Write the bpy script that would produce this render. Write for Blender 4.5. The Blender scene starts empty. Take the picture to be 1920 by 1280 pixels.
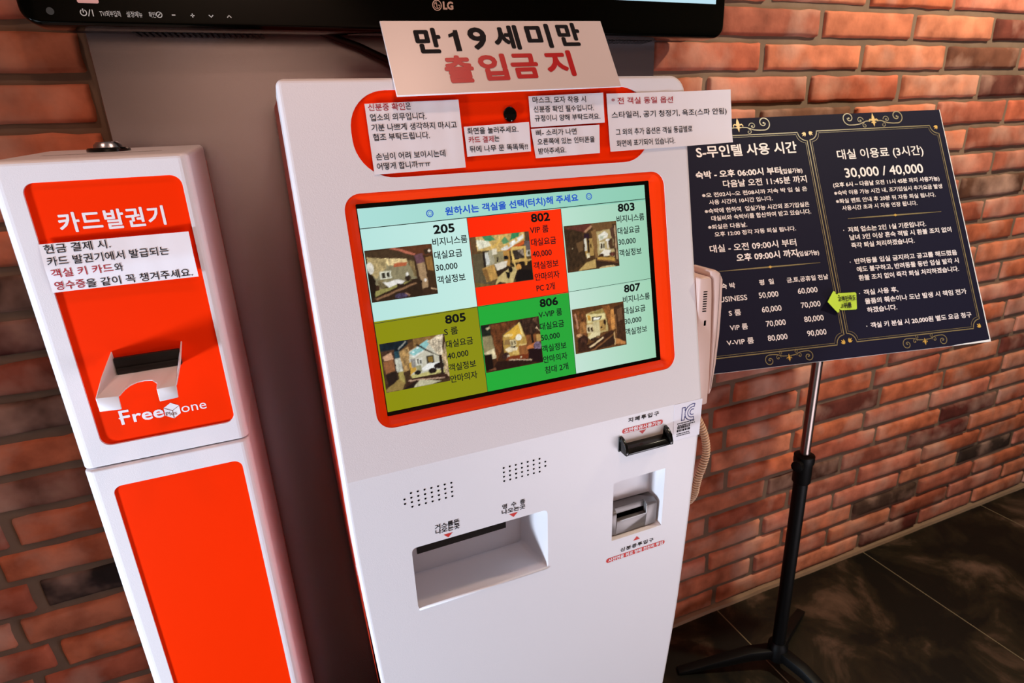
import bpy, bmesh, math, random
from mathutils import Vector, Matrix, noise
from mathutils.geometry import tessellate_polygon

scene = bpy.context.scene
COL = scene.collection
R = math.radians

# ------------------------------------------------------------------ camera, world, lights, exposure
def lin(c):
    c = c / 255.0
    return c / 12.92 if c <= 0.04045 else ((c + 0.055) / 1.055) ** 2.4

def rgb(r, g, b):
    return (lin(r), lin(g), lin(b))

cam_data = bpy.data.cameras.new('camera')
cam = bpy.data.objects.new('camera', cam_data)
COL.objects.link(cam)
YAW, PITCH, ROLL, FPX = 0.372494682, 0.337535719, -0.0457445805, 1094.87352
fw = Vector((math.sin(YAW) * math.cos(PITCH), math.cos(YAW) * math.cos(PITCH), -math.sin(PITCH)))
rt0 = Vector((math.cos(YAW), -math.sin(YAW), 0))
up0 = rt0.cross(fw)
rt = math.cos(ROLL) * rt0 + math.sin(ROLL) * up0
up = math.cos(ROLL) * up0 - math.sin(ROLL) * rt0
m = Matrix.Identity(4)
for i in range(3):
    m[i][0], m[i][1], m[i][2] = rt[i], up[i], -fw[i]
m.translation = Vector((0.0, -1.14723907, 1.43988090))
cam.matrix_world = m
cam_data.sensor_width = 36.0
cam_data.sensor_fit = 'HORIZONTAL'
cam_data.lens = FPX * 36.0 / 1920.0
cam_data.clip_start = 0.02
cam_data.dof.use_dof = True
cam_data.dof.focus_distance = 0.86
cam_data.dof.aperture_fstop = 9.0
scene.camera = cam

world = bpy.data.worlds.new('world')
scene.world = world
world.use_nodes = True
bg = world.node_tree.nodes['Background']
bg.inputs[0].default_value = (0.9, 0.9, 1.0, 1)
bg.inputs[1].default_value = 0.02

scene.view_settings.view_transform = 'Standard'
scene.view_settings.look = 'None'
scene.view_settings.gamma = 1.0
scene.view_settings.use_curve_mapping = False
scene.view_settings.exposure = 0.0

def aim(o, target):
    d = Vector(target) - o.location
    o.rotation_euler = d.to_track_quat('-Z', 'Y').to_euler()

def area(name, loc, target, sx, sy, power, color, spread=180):
    l = bpy.data.lights.new(name, 'AREA')
    l.shape = 'RECTANGLE'; l.size = sx; l.size_y = sy
    l.energy = power; l.color = color; l.spread = R(spread)
    o = bpy.data.objects.new(name, l); COL.objects.link(o)
    o.location = loc; aim(o, target)
    return o

def spot(name, loc, target, power, color, angle, blend=0.6, radius=0.05):
    l = bpy.data.lights.new(name, 'SPOT')
    l.energy = power; l.color = color; l.spot_size = R(angle); l.spot_blend = blend
    l.shadow_soft_size = radius
    o = bpy.data.objects.new(name, l); COL.objects.link(o)
    o.location = loc; aim(o, target)
    return o

# cool daylight: the glazed entrance low on the left, plus two added fill lamps at floor level beside the camera
area('entrance_daylight', (-1.90, -1.00, 0.40), (0.1, -0.35, 1.0), 0.24, 0.24, 74, (0.70, 0.833, 1.0))
area('floor_fill_right', (1.05, -1.65, 0.06), (0.85, -1.45, 1.0), 1.1, 1.3, 34, (0.90, 0.83, 0.91))  # added fill facing up from the floor, cools the lower fronts
area('floor_fill_left', (-1.20, -1.75, 0.06), (-0.95, -1.5, 1.0), 0.8, 1.5, 7, (0.8, 0.9, 1.0))  # weaker added fill on the left, also facing up from the floor
# warm ceiling downlights
spot('wall_downlight', (1.85, -0.85, 2.55), (1.80, 0.0, 1.50), 122, (1.0, 0.886, 0.66), 100)
spot('kiosk_downlight', (0.40, -0.78, 2.55), (0.35, -0.33, 1.4), 15, (1.0, 0.64, 0.50), 80)
spot('front_downlight', (0.30, -1.75, 2.55), (0.30, -0.40, 0.9), 19, (1.0, 0.58, 0.40), 70)
spot('corner_downlight', (-0.75, -0.75, 2.55), (-0.6, 0.0, 1.0), 15.0, (1.0, 0.60, 0.46), 90)
spot('lobby_downlight', (0.0, -3.9, 2.55), (0.0, -4.6, 0.9), 190, (0.95, 0.9, 1.0), 110)

# ------------------------------------------------------------------ materials
MATS = {}
def nodes_of(name):
    mt = bpy.data.materials.new(name); mt.use_nodes = True
    nt = mt.node_tree
    return mt, nt, nt.nodes['Principled BSDF'], nt.nodes, nt.links

def mat(name, col, rough=0.5, metal=0.0, spec=0.5, bump=0.0, bscale=400.0, var=0.0, vscale=6.0, coat=0.0):
    if name in MATS: return MATS[name]
    mt, nt, p, N, L = nodes_of(name)
    c = rgb(*col)
    p.inputs['Base Color'].default_value = (*c, 1)
    p.inputs['Roughness'].default_value = rough
    p.inputs['Metallic'].default_value = metal
    p.inputs['Specular IOR Level'].default_value = spec
    p.inputs['Coat Weight'].default_value = coat
    tc = N.new('ShaderNodeTexCoord')
    n1 = N.new('ShaderNodeTexNoise'); n1.inputs['Scale'].default_value = vscale
    n1.inputs['Detail'].default_value = 3
    L.new(tc.outputs['Object'], n1.inputs['Vector'])
    mx = N.new('ShaderNodeMix'); mx.data_type = 'RGBA'
    v = max(var, 0.012)
    mx.inputs[6].default_value = (*[x * (1 - v) for x in c], 1)
    mx.inputs[7].default_value = (*[min(1, x * (1 + v)) for x in c], 1)
    L.new(n1.outputs['Fac'], mx.inputs[0]); L.new(mx.outputs[2], p.inputs['Base Color'])
    if bump > 0:
        n = N.new('ShaderNodeTexNoise'); n.inputs['Scale'].default_value = bscale; n.inputs['Detail'].default_value = 2
        L.new(tc.outputs['Object'], n.inputs['Vector'])
        b = N.new('ShaderNodeBump'); b.inputs['Strength'].default_value = bump; b.inputs['Distance'].default_value = 0.0006
        L.new(n.outputs['Fac'], b.inputs['Height']); L.new(b.outputs['Normal'], p.inputs['Normal'])
    MATS[name] = mt
    return mt

def emit_attr(name, strength=1.0, rough=0.25, spec=0.25):
    mt, nt, p, N, L = nodes_of(name)
    p.inputs['Base Color'].default_value = (0.004, 0.004, 0.004, 1)
    p.inputs['Roughness'].default_value = rough
    p.inputs['Specular IOR Level'].default_value = spec
    a = N.new('ShaderNodeAttribute'); a.attribute_name = 'Col'
    L.new(a.outputs['Color'], p.inputs['Emission Color'])
    p.inputs['Emission Strength'].default_value = strength
    MATS[name] = mt
    return mt

WHITE = mat('white_plastic', (234, 230, 233), 0.38, bump=0.22, bscale=700)
SMOOTHW = mat('smooth_white_plastic', (234, 230, 233), 0.3)
ORANGE = mat('orange_panel', (252, 48, 0), 0.5, spec=0.05, bump=0.05, bscale=900)
FRAMEO = mat('frame_orange', (252, 58, 4), 0.42, spec=0.12)
TVBLACK = mat('tv_gloss_black', (4, 5, 3), 0.10, spec=0.22)
POLE = mat('dark_steel', (140, 126, 120), 0.32, metal=1.0)
LEGB = mat('stand_black', (6, 6, 6), 0.5, spec=0.2)
ORANGES = mat('orange_steel', (205, 48, 14), 0.28)
BLACKP = mat('black_plastic', (10, 11, 10), 0.22)
BLACKM = mat('black_matte', (12, 12, 12), 0.55)
GLOSSB = mat('gloss_black', (5, 6, 4), 0.06, spec=0.5, coat=0.3)
HOLE = mat('dark_hole', (3, 3, 3), 0.9, spec=0.0)
PAPER = mat('paper', (242, 237, 241), 0.75, spec=0.2)
INK = mat('black_ink', (22, 20, 26), 0.7, spec=0.2)
REDINK = mat('red_ink', (176, 22, 40), 0.7, spec=0.2)
REDS = mat('red_print', (208, 34, 22), 0.5)
SIGNRED = mat('sign_red', (200, 8, 14), 0.4)
WPRINT = mat('white_print', (246, 240, 242), 0.4)
SIGNW = mat('sign_white', (240, 230, 228), 0.35)
GREYDEV = mat('grey_device', (118, 112, 110), 0.35, metal=0.3)
GREYL = mat('light_grey_rim', (200, 192, 190), 0.35)
STEEL = mat('steel', (190, 190, 196), 0.25, metal=1.0)
CREAM = mat('cream_plastic', (226, 196, 186), 0.35)
CORD = mat('cord_plastic', (214, 178, 150), 0.45)
NAVY = mat('navy_print', (30, 29, 46), 0.6, spec=0.03)
BTEXT = mat('board_lettering', (236, 226, 230), 0.55)
GOLD = mat('gold_print', (134, 118, 82), 0.4)
GOLDB = mat('bright_gold', (206, 164, 78), 0.4)
LIME = mat('lime_paper', (182, 214, 70), 0.7, spec=0.2)
BLUEP = mat('navy_blue_print', (44, 44, 120), 0.5)
FOAM = mat('foam_board', (232, 232, 236), 0.6)
DISP = emit_attr('display', 1.0, 0.22, 0.12)
TVDISP = emit_attr('tv_display', 1.0, 0.10, 0.12)
ICON = mat('printed_icons', (200, 205, 200), 0.5)

# brushed steel backing
def steel_panel():
    mt, nt, p, N, L = nodes_of('brushed_metal')
    p.inputs['Metallic'].default_value = 0.85
    p.inputs['Base Color'].default_value = (*rgb(172, 164, 170), 1)
    p.inputs['Roughness'].default_value = 0.27
    tc = N.new('ShaderNodeTexCoord'); mp = N.new('ShaderNodeMapping')
    mp.inputs['Scale'].default_value = (3, 3, 900)
    n = N.new('ShaderNodeTexNoise'); n.inputs['Scale'].default_value = 1.0; n.inputs['Detail'].default_value = 3
    L.new(tc.outputs['Object'], mp.inputs['Vector']); L.new(mp.outputs['Vector'], n.inputs['Vector'])
    b = N.new('ShaderNodeBump'); b.inputs['Strength'].default_value = 0.06; b.inputs['Distance'].default_value = 0.0004
    L.new(n.outputs['Fac'], b.inputs['Height']); L.new(b.outputs['Normal'], p.inputs['Normal'])
    return mt
METAL = steel_panel()

def brick_mat():
    mt, nt, p, N, L = nodes_of('brick')
    a = N.new('ShaderNodeAttribute'); a.attribute_name = 'Col'
    tc = N.new('ShaderNodeTexCoord')
    n1 = N.new('ShaderNodeTexNoise'); n1.inputs['Scale'].default_value = 16; n1.inputs['Detail'].default_value = 5
    L.new(tc.outputs['Object'], n1.inputs['Vector'])
    cr = N.new('ShaderNodeValToRGB')
    cr.color_ramp.elements[0].position = 0.33; cr.color_ramp.elements[0].color = (0.62, 0.55, 0.52, 1)
    cr.color_ramp.elements[1].position = 0.68; cr.color_ramp.elements[1].color = (1.25, 1.22, 1.2, 1)
    L.new(n1.outputs['Fac'], cr.inputs['Fac'])
    mul = N.new('ShaderNodeMix'); mul.data_type = 'RGBA'; mul.blend_type = 'MULTIPLY'; mul.inputs[0].default_value = 1
    L.new(a.outputs['Color'], mul.inputs[6]); L.new(cr.outputs['Color'], mul.inputs[7])
    # pale lime bloom
    n2 = N.new('ShaderNodeTexNoise'); n2.inputs['Scale'].default_value = 7; n2.inputs['Detail'].default_value = 4
    L.new(tc.outputs['Object'], n2.inputs['Vector'])
    cr2 = N.new('ShaderNodeValToRGB')
    cr2.color_ramp.elements[0].position = 0.48; cr2.color_ramp.elements[0].color = (0, 0, 0, 1)
    cr2.color_ramp.elements[1].position = 0.74; cr2.color_ramp.elements[1].color = (0.75, 0.75, 0.75, 1)
    L.new(n2.outputs['Fac'], cr2.inputs['Fac'])
    mx = N.new('ShaderNodeMix'); mx.data_type = 'RGBA'
    L.new(cr2.outputs['Color'], mx.inputs[0]); L.new(mul.outputs[2], mx.inputs[6])
    mx.inputs[7].default_value = (*rgb(214, 168, 148), 1)
    L.new(mx.outputs[2], p.inputs['Base Color'])
    n3 = N.new('ShaderNodeTexNoise'); n3.inputs['Scale'].default_value = 120; n3.inputs['Detail'].default_value = 4
    L.new(tc.outputs['Object'], n3.inputs['Vector'])
    b = N.new('ShaderNodeBump'); b.inputs['Strength'].default_value = 0.35; b.inputs['Distance'].default_value = 0.002
    L.new(n3.outputs['Fac'], b.inputs['Height']); L.new(b.outputs['Normal'], p.inputs['Normal'])
    p.inputs['Roughness'].default_value = 0.8
    p.inputs['Specular IOR Level'].default_value = 0.25
    return mt
BRICK = brick_mat()

def floor_mat():
    mt, nt, p, N, L = nodes_of('dark_stone_tile')
    tc = N.new('ShaderNodeTexCoord')
    n1 = N.new('ShaderNodeTexNoise'); n1.inputs['Scale'].default_value = 4.4; n1.inputs['Detail'].default_value = 8; n1.inputs['Roughness'].default_value = 0.62
    n1.inputs['Distortion'].default_value = 0.6
    L.new(tc.outputs['Object'], n1.inputs['Vector'])
    cr = N.new('ShaderNodeValToRGB')
    e = cr.color_ramp.elements
    e[0].position = 0.45; e[0].color = (*rgb(14, 14, 9), 1)
    e[1].position = 0.72; e[1].color = (*rgb(104, 80, 66), 1)
    k = e.new(0.55); k.color = (*rgb(38, 32, 20), 1)
    L.new(n1.outputs['Fac'], cr.inputs['Fac'])
    sx = N.new('ShaderNodeSeparateXYZ'); L.new(tc.outputs['Object'], sx.inputs[0])
    def line(sock, off):
        ad = N.new('ShaderNodeMath'); ad.operation = 'ADD'; ad.inputs[1].default_value = off; L.new(sock, ad.inputs[0])
        md = N.new('ShaderNodeMath'); md.operation = 'FLOORED_MODULO'; md.inputs[1].default_value = 0.641; L.new(ad.outputs[0], md.inputs[0])
        lt = N.new('ShaderNodeMath'); lt.operation = 'LESS_THAN'; lt.inputs[1].default_value = 0.0035; L.new(md.outputs[0], lt.inputs[0])
        return lt.outputs[0]
    l1 = line(sx.outputs['X'], -1.094 + 6.41)
    l2 = line(sx.outputs['Y'], 6.41 + 0.62)
    mxm = N.new('ShaderNodeMath'); mxm.operation = 'MAXIMUM'; L.new(l1, mxm.inputs[0]); L.new(l2, mxm.inputs[1])
    mx = N.new('ShaderNodeMix'); mx.data_type = 'RGBA'
    L.new(mxm.outputs[0], mx.inputs[0]); L.new(cr.outputs['Color'], mx.inputs[6])
    mx.inputs[7].default_value = (*rgb(120, 108, 86), 1)
    L.new(mx.outputs[2], p.inputs['Base Color'])
    p.inputs['Roughness'].default_value = 0.42
    p.inputs['Specular IOR Level'].default_value = 0.3
    n3 = N.new('ShaderNodeTexNoise'); n3.inputs['Scale'].default_value = 30; n3.inputs['Detail'].default_value = 5
    L.new(tc.outputs['Object'], n3.inputs['Vector'])
    b = N.new('ShaderNodeBump'); b.inputs['Strength'].default_value = 0.15; b.inputs['Distance'].default_value = 0.003
    L.new(n3.outputs['Fac'], b.inputs['Height']); L.new(b.outputs['Normal'], p.inputs['Normal'])
    return mt
FLOORM = floor_mat()
MORTAR = mat('mortar', (124, 102, 86), 0.9, spec=0.1, bump=0.6, bscale=90, var=0.35, vscale=14)
PLASTER = mat('beige_plaster', (170, 140, 112), 0.85, spec=0.2)
CEIL = mat('ceiling_paint', (120, 104, 92), 0.9, spec=0.2)
TRIM = mat('sill_mortar', (150, 122, 100), 0.85, spec=0.15, bump=0.4, bscale=60, var=0.2, vscale=20)

# ------------------------------------------------------------------ geometry helpers
class Frame:
    """A flat working surface: u to the right, v up, w towards the room."""
    def __init__(s, o, a, b):
        s.o = Vector(o); s.a = Vector(a).normalized(); s.b = Vector(b).normalized(); s.n = s.a.cross(s.b).normalized()
    def p(s, u, v, w=0.0):
        return s.o + s.a * u + s.b * v + s.n * w

class MB:
    """Collects vertices and faces for one mesh object."""
    def __init__(s): s.v = []; s.f = []; s.c = None
    def add(s, vs, fs):
        k = len(s.v); s.v += [Vector(x) for x in vs]; s.f += [tuple(i + k for i in f) for f in fs]
    def quad(s, a, b, c, d): s.add([a, b, c, d], [(0, 1, 2, 3)])
    def poly(s, pts):
        s.add(pts, [tuple(range(len(pts)))])
    def prism(s, F, poly, w0, w1):
        n = len(poly)
        vs = [F.p(u, v, w0) for u, v in poly] + [F.p(u, v, w1) for u, v in poly]
        fs = [tuple(range(n))[::-1], tuple(range(n, 2 * n))] + [(i, (i + 1) % n, n + (i + 1) % n, n + i) for i in range(n)]
        s.add(vs, fs)
    def box(s, x0, x1, y0, y1, z0, z1):
        vs = [(x, y, z) for z in (z0, z1) for (x, y) in ((x0, y0), (x1, y0), (x1, y1), (x0, y1))]
        s.add(vs, [(3, 2, 1, 0), (4, 5, 6, 7), (0, 1, 5, 4), (1, 2, 6, 5), (2, 3, 7, 6), (3, 0, 4, 7)])
    def strip(s, A, B, closed=True):
        n = len(A); k = n if closed else n - 1
        s.add(list(A) + list(B), [(i, (i + 1) % n, n + (i + 1) % n, n + i) for i in range(k)])
    def holed(s, F, outer, holes, w=0.0):
        loops = [outer] + holes
        pts = [Vector((u, v, 0)) for l in loops for u, v in l]
        tris = tessellate_polygon([[Vector((u, v, 0)) for u, v in l] for l in loops])
        fs = []
        for t in tris:
            a, b, c = (pts[i] for i in t)
            fs.append(t if (b - a).cross(c - a).z > 0 else (t[0], t[2], t[1]))
        s.add([F.p(q.x, q.y, w) for q in pts], fs)
    def tube(s, pts, r, seg=10, caps=True):
        pts = [Vector(q) for q in pts]; n = len(pts); rings = []
        rr = r if isinstance(r, (list, tuple)) else [r] * n
        prev = None
        for i, q in enumerate(pts):
            t = (pts[min(i + 1, n - 1)] - pts[max(i - 1, 0)]).normalized()
            if prev is None:
                ref = Vector((0, 0, 1)) if abs(t.z) < 0.9 else Vector((1, 0, 0))
                x = t.cross(ref).normalized()
            else:
                x = (prev - t * prev.dot(t)).normalized()
            prev = x; y = t.cross(x)
            rings.append([q + (x * math.cos(2 * math.pi * j / seg) + y * math.sin(2 * math.pi * j / seg)) * rr[i] for j in range(seg)])
        k = len(s.v)
        for rg in rings: s.v += rg
        for i in range(n - 1):
            for j in range(seg):
                a = k + i * seg + j; b = k + i * seg + (j + 1) % seg
                s.f.append((a, b, b + seg, a + seg))
        if caps:
            s.f.append(tuple(k + j for j in range(seg))[::-1]); s.f.append(tuple(k + (n - 1) * seg + j for j in range(seg)))
    def lathe(s, c, axis, prof, seg=24):
        """prof: (distance along axis, radius)"""
        ax = Vector(axis).normalized(); c = Vector(c)
        s.tube([c + ax * (d if True else 0) for d, _ in prof], [r for _, r in prof], seg)

def rr(u0, v0, u1, v1, r, seg=6, rs=None):
    """rounded rectangle, counter-clockwise from lower left; rs = radii (ll, lr, ur, ul)"""
    rs = rs or (r, r, r, r); out = []
    cs = [(u0, v0, 180, 1, 1), (u1, v0, 270, -1, 1), (u1, v1, 0, -1, -1), (u0, v1, 90, 1, -1)]
    for (cu, cv, a0, su, sv), q in zip(cs, rs):
        for k in range(seg + 1):
            a = R(a0 + 90.0 * k / seg)
            out.append((cu + su * q + q * math.cos(a), cv + sv * q + q * math.sin(a)))
    return out

def base_of(parent):
    b = Vector((0, 0, 0))
    while parent is not None:
        b += parent.location; parent = parent.parent
    return b

def obj(name, mb, material, parent=None, smooth=False, bevel=0.0, bseg=2, bangle=35, solid=0.0, colors=None, autosmooth=None):
    me = bpy.data.meshes.new(name)
    off = base_of(parent)
    me.from_pydata([v - off for v in mb.v], [], mb.f)
    if solid or bevel:
        bm = bmesh.new(); bm.from_mesh(me)
        bmesh.ops.remove_doubles(bm, verts=bm.verts, dist=1e-6)
        bmesh.ops.recalc_face_normals(bm, faces=bm.faces)
        if solid:
            bmesh.ops.solidify(bm, geom=bm.faces[:], thickness=solid)
        if bevel:
            es = [e for e in bm.edges if len(e.link_faces) == 2 and e.calc_face_angle(0) > R(bangle)]
            bmesh.ops.bevel(bm, geom=es, offset=bevel, segments=bseg, affect='EDGES', profile=0.5, clamp_overlap=True)
        bm.to_mesh(me); bm.free()
    me.materials.append(material)
    if smooth or bevel:
        for p in me.polygons: p.use_smooth = True
        if autosmooth or bevel:
            try: me.set_sharp_from_angle(angle=R(autosmooth or 40))
            except Exception: pass
    if colors is not None:
        ca = me.color_attributes.new('Col', 'FLOAT_COLOR', 'POINT')
        for i, c in enumerate(colors): ca.data[i].color = (*c, 1)
    me.update()
    o = bpy.data.objects.new(name, me); COL.objects.link(o)
    if parent is not None: o.parent = parent
    return o

def thing(name, label, cat, loc, group=None):
    o = bpy.data.objects.new(name, None); COL.objects.link(o)
    o.empty_display_size = 0.05
    o.location = loc; o['label'] = label; o['category'] = cat
    if group: o['group'] = group
    return o

def tag(o, label, cat, group=None):
    o['label'] = label; o['category'] = cat
    if group: o['group'] = group
    return o

def struct(name, mb, m_, **k):
    o = obj(name, mb, m_, **k); o['kind'] = 'structure'; return o

# ------------------------------------------------------------------ lettering
_tc = bpy.data.curves.new('lettering_source', 'FONT'); _tc.size = 1.0; _tc.resolution_u = 3
_to = bpy.data.objects.new('lettering_source', _tc)
_ts = bpy.data.scenes.new('lettering_source'); _ts.collection.objects.link(_to)
_cache = {}
def glyphs(text, spacing=1.0):
    key = (text, spacing)
    if key in _cache: return _cache[key]
    _tc.body = text; _tc.space_character = spacing
    _ts.view_layers[0].update()
    dg = _ts.view_layers[0].depsgraph
    me = bpy.data.meshes.new_from_object(_to.evaluated_get(dg))
    vs = [(v.co.x, v.co.y) for v in me.vertices]; fs = [tuple(p.vertices) for p in me.polygons]
    fs2 = []
    for f in fs:
        a, b, c = (Vector((*vs[i], 0)) for i in f[:3])
        fs2.append(f if (b - a).cross(c - a).z > 0 else f[::-1])
    bpy.data.meshes.remove(me)
    xs = [x for x, _ in vs]; ys = [y for _, y in vs]
    _cache[key] = (vs, fs2, min(xs), max(xs), min(ys), max(ys))
    return _cache[key]

def write(mb, F, text, u0, u1, v, h, bold=0.0, w=0.0004, latin=False, spacing=1.0, slant=0.0, dv=0.0, bend=None):
    """lettering whose ink spans u0..u1, sits on v and is h tall; dv = rise along the line"""
    vs, fs, x0, x1, y0, y1 = glyphs(text, spacing)
    sx = (u1 - u0) / (x1 - x0)
    sy = h / (y1 - y0) if latin else h / 0.93
    yb = y0 if latin else -0.08
    offs = [(0, 0)]
    if bold:
        offs = [(bold * math.cos(k * math.pi / 4), bold * math.sin(k * math.pi / 4)) for k in range(8)] + [(0, 0)]
    for k, (ou, ov) in enumerate(offs):
        pts = []
        for x, y in vs:
            t = (x - x0) * sx; q = (y - yb) * sy
            pts.append(F.p(u0 + t + ou + slant * q, v + q + ov + dv * t / max(1e-6, u1 - u0), w + k * 0.000004))
        mb.add(pts, fs)

def ribbon(mb, F, pts, width, w):
    n = len(pts); L_, R_ = [], []
    for i, (u, v) in enumerate(pts):
        a = pts[max(i - 1, 0)]; b = pts[min(i + 1, n - 1)]
        d = Vector((b[0] - a[0], b[1] - a[1])); d = d.normalized() if d.length else Vector((1, 0))
        ww = width[i] if isinstance(width, (list, tuple)) else width
        L_.append(F.p(u - d.y * ww / 2, v + d.x * ww / 2, w)); R_.append(F.p(u + d.y * ww / 2, v - d.x * ww / 2, w))
    mb.strip(R_, L_, closed=False)

def disc(mb, F, u, v, r, w, seg=16, ry=None):
    mb.poly([F.p(u + r * math.cos(2 * math.pi * k / seg), v + (ry or r) * math.sin(2 * math.pi * k / seg), w) for k in range(seg)])

# ================================================================== THE SETTING
def build_brick_wall():
    rng = random.Random(11)
    C, L = 0.070, 0.310
    z00 = 1.55128
    hj, vj = 0.0080, 0.0060          # half mortar widths
    verts, faces, cols = [], [], []
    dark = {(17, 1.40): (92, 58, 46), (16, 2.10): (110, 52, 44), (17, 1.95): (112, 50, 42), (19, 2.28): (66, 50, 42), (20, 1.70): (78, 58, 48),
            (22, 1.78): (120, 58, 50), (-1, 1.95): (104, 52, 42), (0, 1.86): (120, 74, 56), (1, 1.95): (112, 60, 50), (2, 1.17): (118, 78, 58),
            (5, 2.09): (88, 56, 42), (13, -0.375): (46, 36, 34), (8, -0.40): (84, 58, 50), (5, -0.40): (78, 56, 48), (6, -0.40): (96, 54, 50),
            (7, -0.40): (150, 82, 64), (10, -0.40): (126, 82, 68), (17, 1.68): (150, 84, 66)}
    palette = [(200, 112, 78), (190, 104, 72), (206, 122, 90), (184, 98, 72), (194, 116, 94), (204, 122, 98), (176, 98, 76), (212, 132, 100)]
    gx = [0.0, 0.0035, 0.010] ; gz = [0.0, 0.0035, 0.010]
    row = -11
    while True:
        zt = z00 - (row - 1) * C - vj; zb = z00 - row * C + vj
        if zt < 0.02: break
        zb = max(zb, 0.014)
        off = 0.158 if row % 2 == 0 else 0.010
        if row in (11, 13, 15): off = 0.098
        if row in (20, 18): off = 0.105
        off += rng.uniform(-0.012, 0.012)
        k0 = int((-1.35 - off) // L)
        xj = [off + L * k + rng.uniform(-0.008, 0.008) for k in range(k0, k0 + 17)]
        o2 = -0.522 if row % 2 else -0.560              # the bricks stop at the metal sheet
        xj = [o2 - L * k + rng.uniform(-0.006, 0.006) for k in (2, 1, 0)] + [-0.219] + [q for q in xj if q > 0.80]
        for i in range(len(xj) - 1):
            x0, x1 = xj[i] + hj, xj[i + 1] - hj
            if i == 3:
                x0 = 0.792
                if x1 - x0 < .05: continue
            dz0, dz1 = rng.uniform(-.0015, .0015), rng.uniform(-.0015, .0015)
            W = x1 - x0; H = zt - zb
            if H < 0.012: continue
            us = [0, .0035, .009] + [W * t for t in (.1, .2, .3, .4, .5, .6, .7, .8, .9)] + [W - .009, W - .0035, W]
            ws = [0, .0035, .008, H * .35, H * .65, H - .008, H - .0035, H]
            depth = 0.010 + rng.uniform(-.003, .003)
            tilt = rng.uniform(-.002, .002)
            n0 = len(verts); nu, nw = len(us), len(ws)
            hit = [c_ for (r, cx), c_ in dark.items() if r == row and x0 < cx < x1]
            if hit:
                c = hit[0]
            elif x1 > 0 and rng.random() < 0.04:
                c = rng.choice([(110, 54, 44), (96, 62, 50)])
            else:
                c = rng.choice(palette)
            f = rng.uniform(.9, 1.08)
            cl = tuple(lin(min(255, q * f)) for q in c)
            seed = rng.uniform(0, 100)
            for jw, w in enumerate(ws):
                for iu, u in enumerate(us):
                    eu = min(u, W - u); ew = min(w, H - w)
                    x = x0 + u; z = zb + w
                    e1 = noise.noise((x * 22, seed, 1.3)) * .0034 + noise.noise((x * 75, seed, 4.1)) * .0024
                    e2 = noise.noise((seed, z * 40, 7.7)) * .0030
                    tz = (w / H) * 2 - 1; tx = (u / W) * 2 - 1
                    z += (e1 if tz > 0 else -e1 * .8) * abs(tz) ** 3 + (dz1 if tz > 0 else dz0)
                    x += e2 * tx * abs(tx) ** 5
                    d = depth + tilt * tx + noise.noise((x * 14, z * 25, seed)) * .0016
                    edge = min(eu, ew)
                    if edge <= 0: d = -0.003
                    elif edge <= .004: d *= 0.72
                    elif edge <= .0095: d *= 0.95
                    verts.append((x, -d, z)); cols.append(cl)
            for jw in range(nw - 1):
                for iu in range(nu - 1):
                    a = n0 + jw * nu + iu
                    faces.append((a, a + 1, a + nu + 1, a + nu))
        row += 1
    mb = MB(); mb.v = [Vector(q) for q in verts]; mb.f = faces
    o = struct('wall_back', mb, BRICK, smooth=True, colors=cols)
    # mortar bed: a slightly uneven sheet, part of the wall
    mo = MB(); nx, nz = 150, 80
    for j in range(nz + 1):
        for i in range(nx + 1):
            x = -1.35 + 4.9 * i / nx; z = 2.6 * j / nz
            mo.v.append(Vector((x, -0.0005 + noise.noise((x * 20, z * 20, 3)) * .0018, z)))
    for j in range(nz):
        for i in range(nx):
            a = j * (nx + 1) + i; mo.f.append((a, a + 1, a + nx + 2, a + nx + 1))
    mo2 = obj('mortar', mo, MORTAR, parent=o, smooth=True); mo2['kind'] = 'structure'
    return o
build_brick_wall()

f = MB(); f.box(-3.2, 4.2, -4.6, 0.1, -0.1, 0.0); struct('floor', f, FLOORM)
f = MB(); f.box(-3.2, 4.2, -4.6, 0.1, 2.62, 2.72); struct('ceiling', f, CEIL)
f = MB(); f.box(-3.3, -3.2, -4.6, 0.1, 0, 2.62); struct('wall_left', f, PLASTER)
f = MB(); f.box(4.2, 4.3, -4.6, 0.1, 0, 2.62); struct('wall_right', f, PLASTER)
f = MB(); f.box(-3.2, 4.2, -4.7, -4.6, 0, 2.62); struct('wall_front', f, PLASTER)
f = MB(); f.box(-3.2, 4.2, -4.6, -4.57, 0, 0.92); struct('trim_1', f, mat('wainscot_wood', (150, 92, 58), 0.5, var=.3, vscale=3))
f = MB(); f.box(-3.2, -1.35, 0.0, 0.1, 0, 2.62); f.box(3.5, 4.2, 0.0, 0.1, 0, 2.62); struct('wall_rear', f, PLASTER)
f = MB(); f.box(-1.05, -0.80, -0.45, 0.05, 0, 2.62); struct('shading_pier', f, PLASTER)  # unseen pier, added to keep the entrance light off the left bricks
f = MB()
N_ = 70
for i in range(N_ + 1):
    x = -1.35 + 4.85 * i / N_; j = noise.noise((x * 9, 2, 5)) * .0025
    f.v += [Vector((x, 0.01, 0.0)), Vector((x, -0.018 + j, 0.0)), Vector((x, -0.015 + j, 0.010 + j)), Vector((x, 0.01, 0.014 + j))]
for i in range(N_):
    for k in range(3):
        a = i * 4 + k; f.f.append((a, a + 4, a + 5, a + 1))
struct('baseboard_back', f, TRIM, smooth=True, autosmooth=40)

# ================================================================== STEEL BACKING SHEET
F0 = Frame((0, 0, 0), (1, 0, 0), (0, 0, 1))
f = MB(); f.box(-0.211, 0.780, -0.030, -0.0195, 0.0, 1.9)
tag(obj('backing_panel', f, METAL, bevel=0.001, bseg=1), 'brushed grey metal sheet on the brick wall behind the two machines', 'panel')

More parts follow.
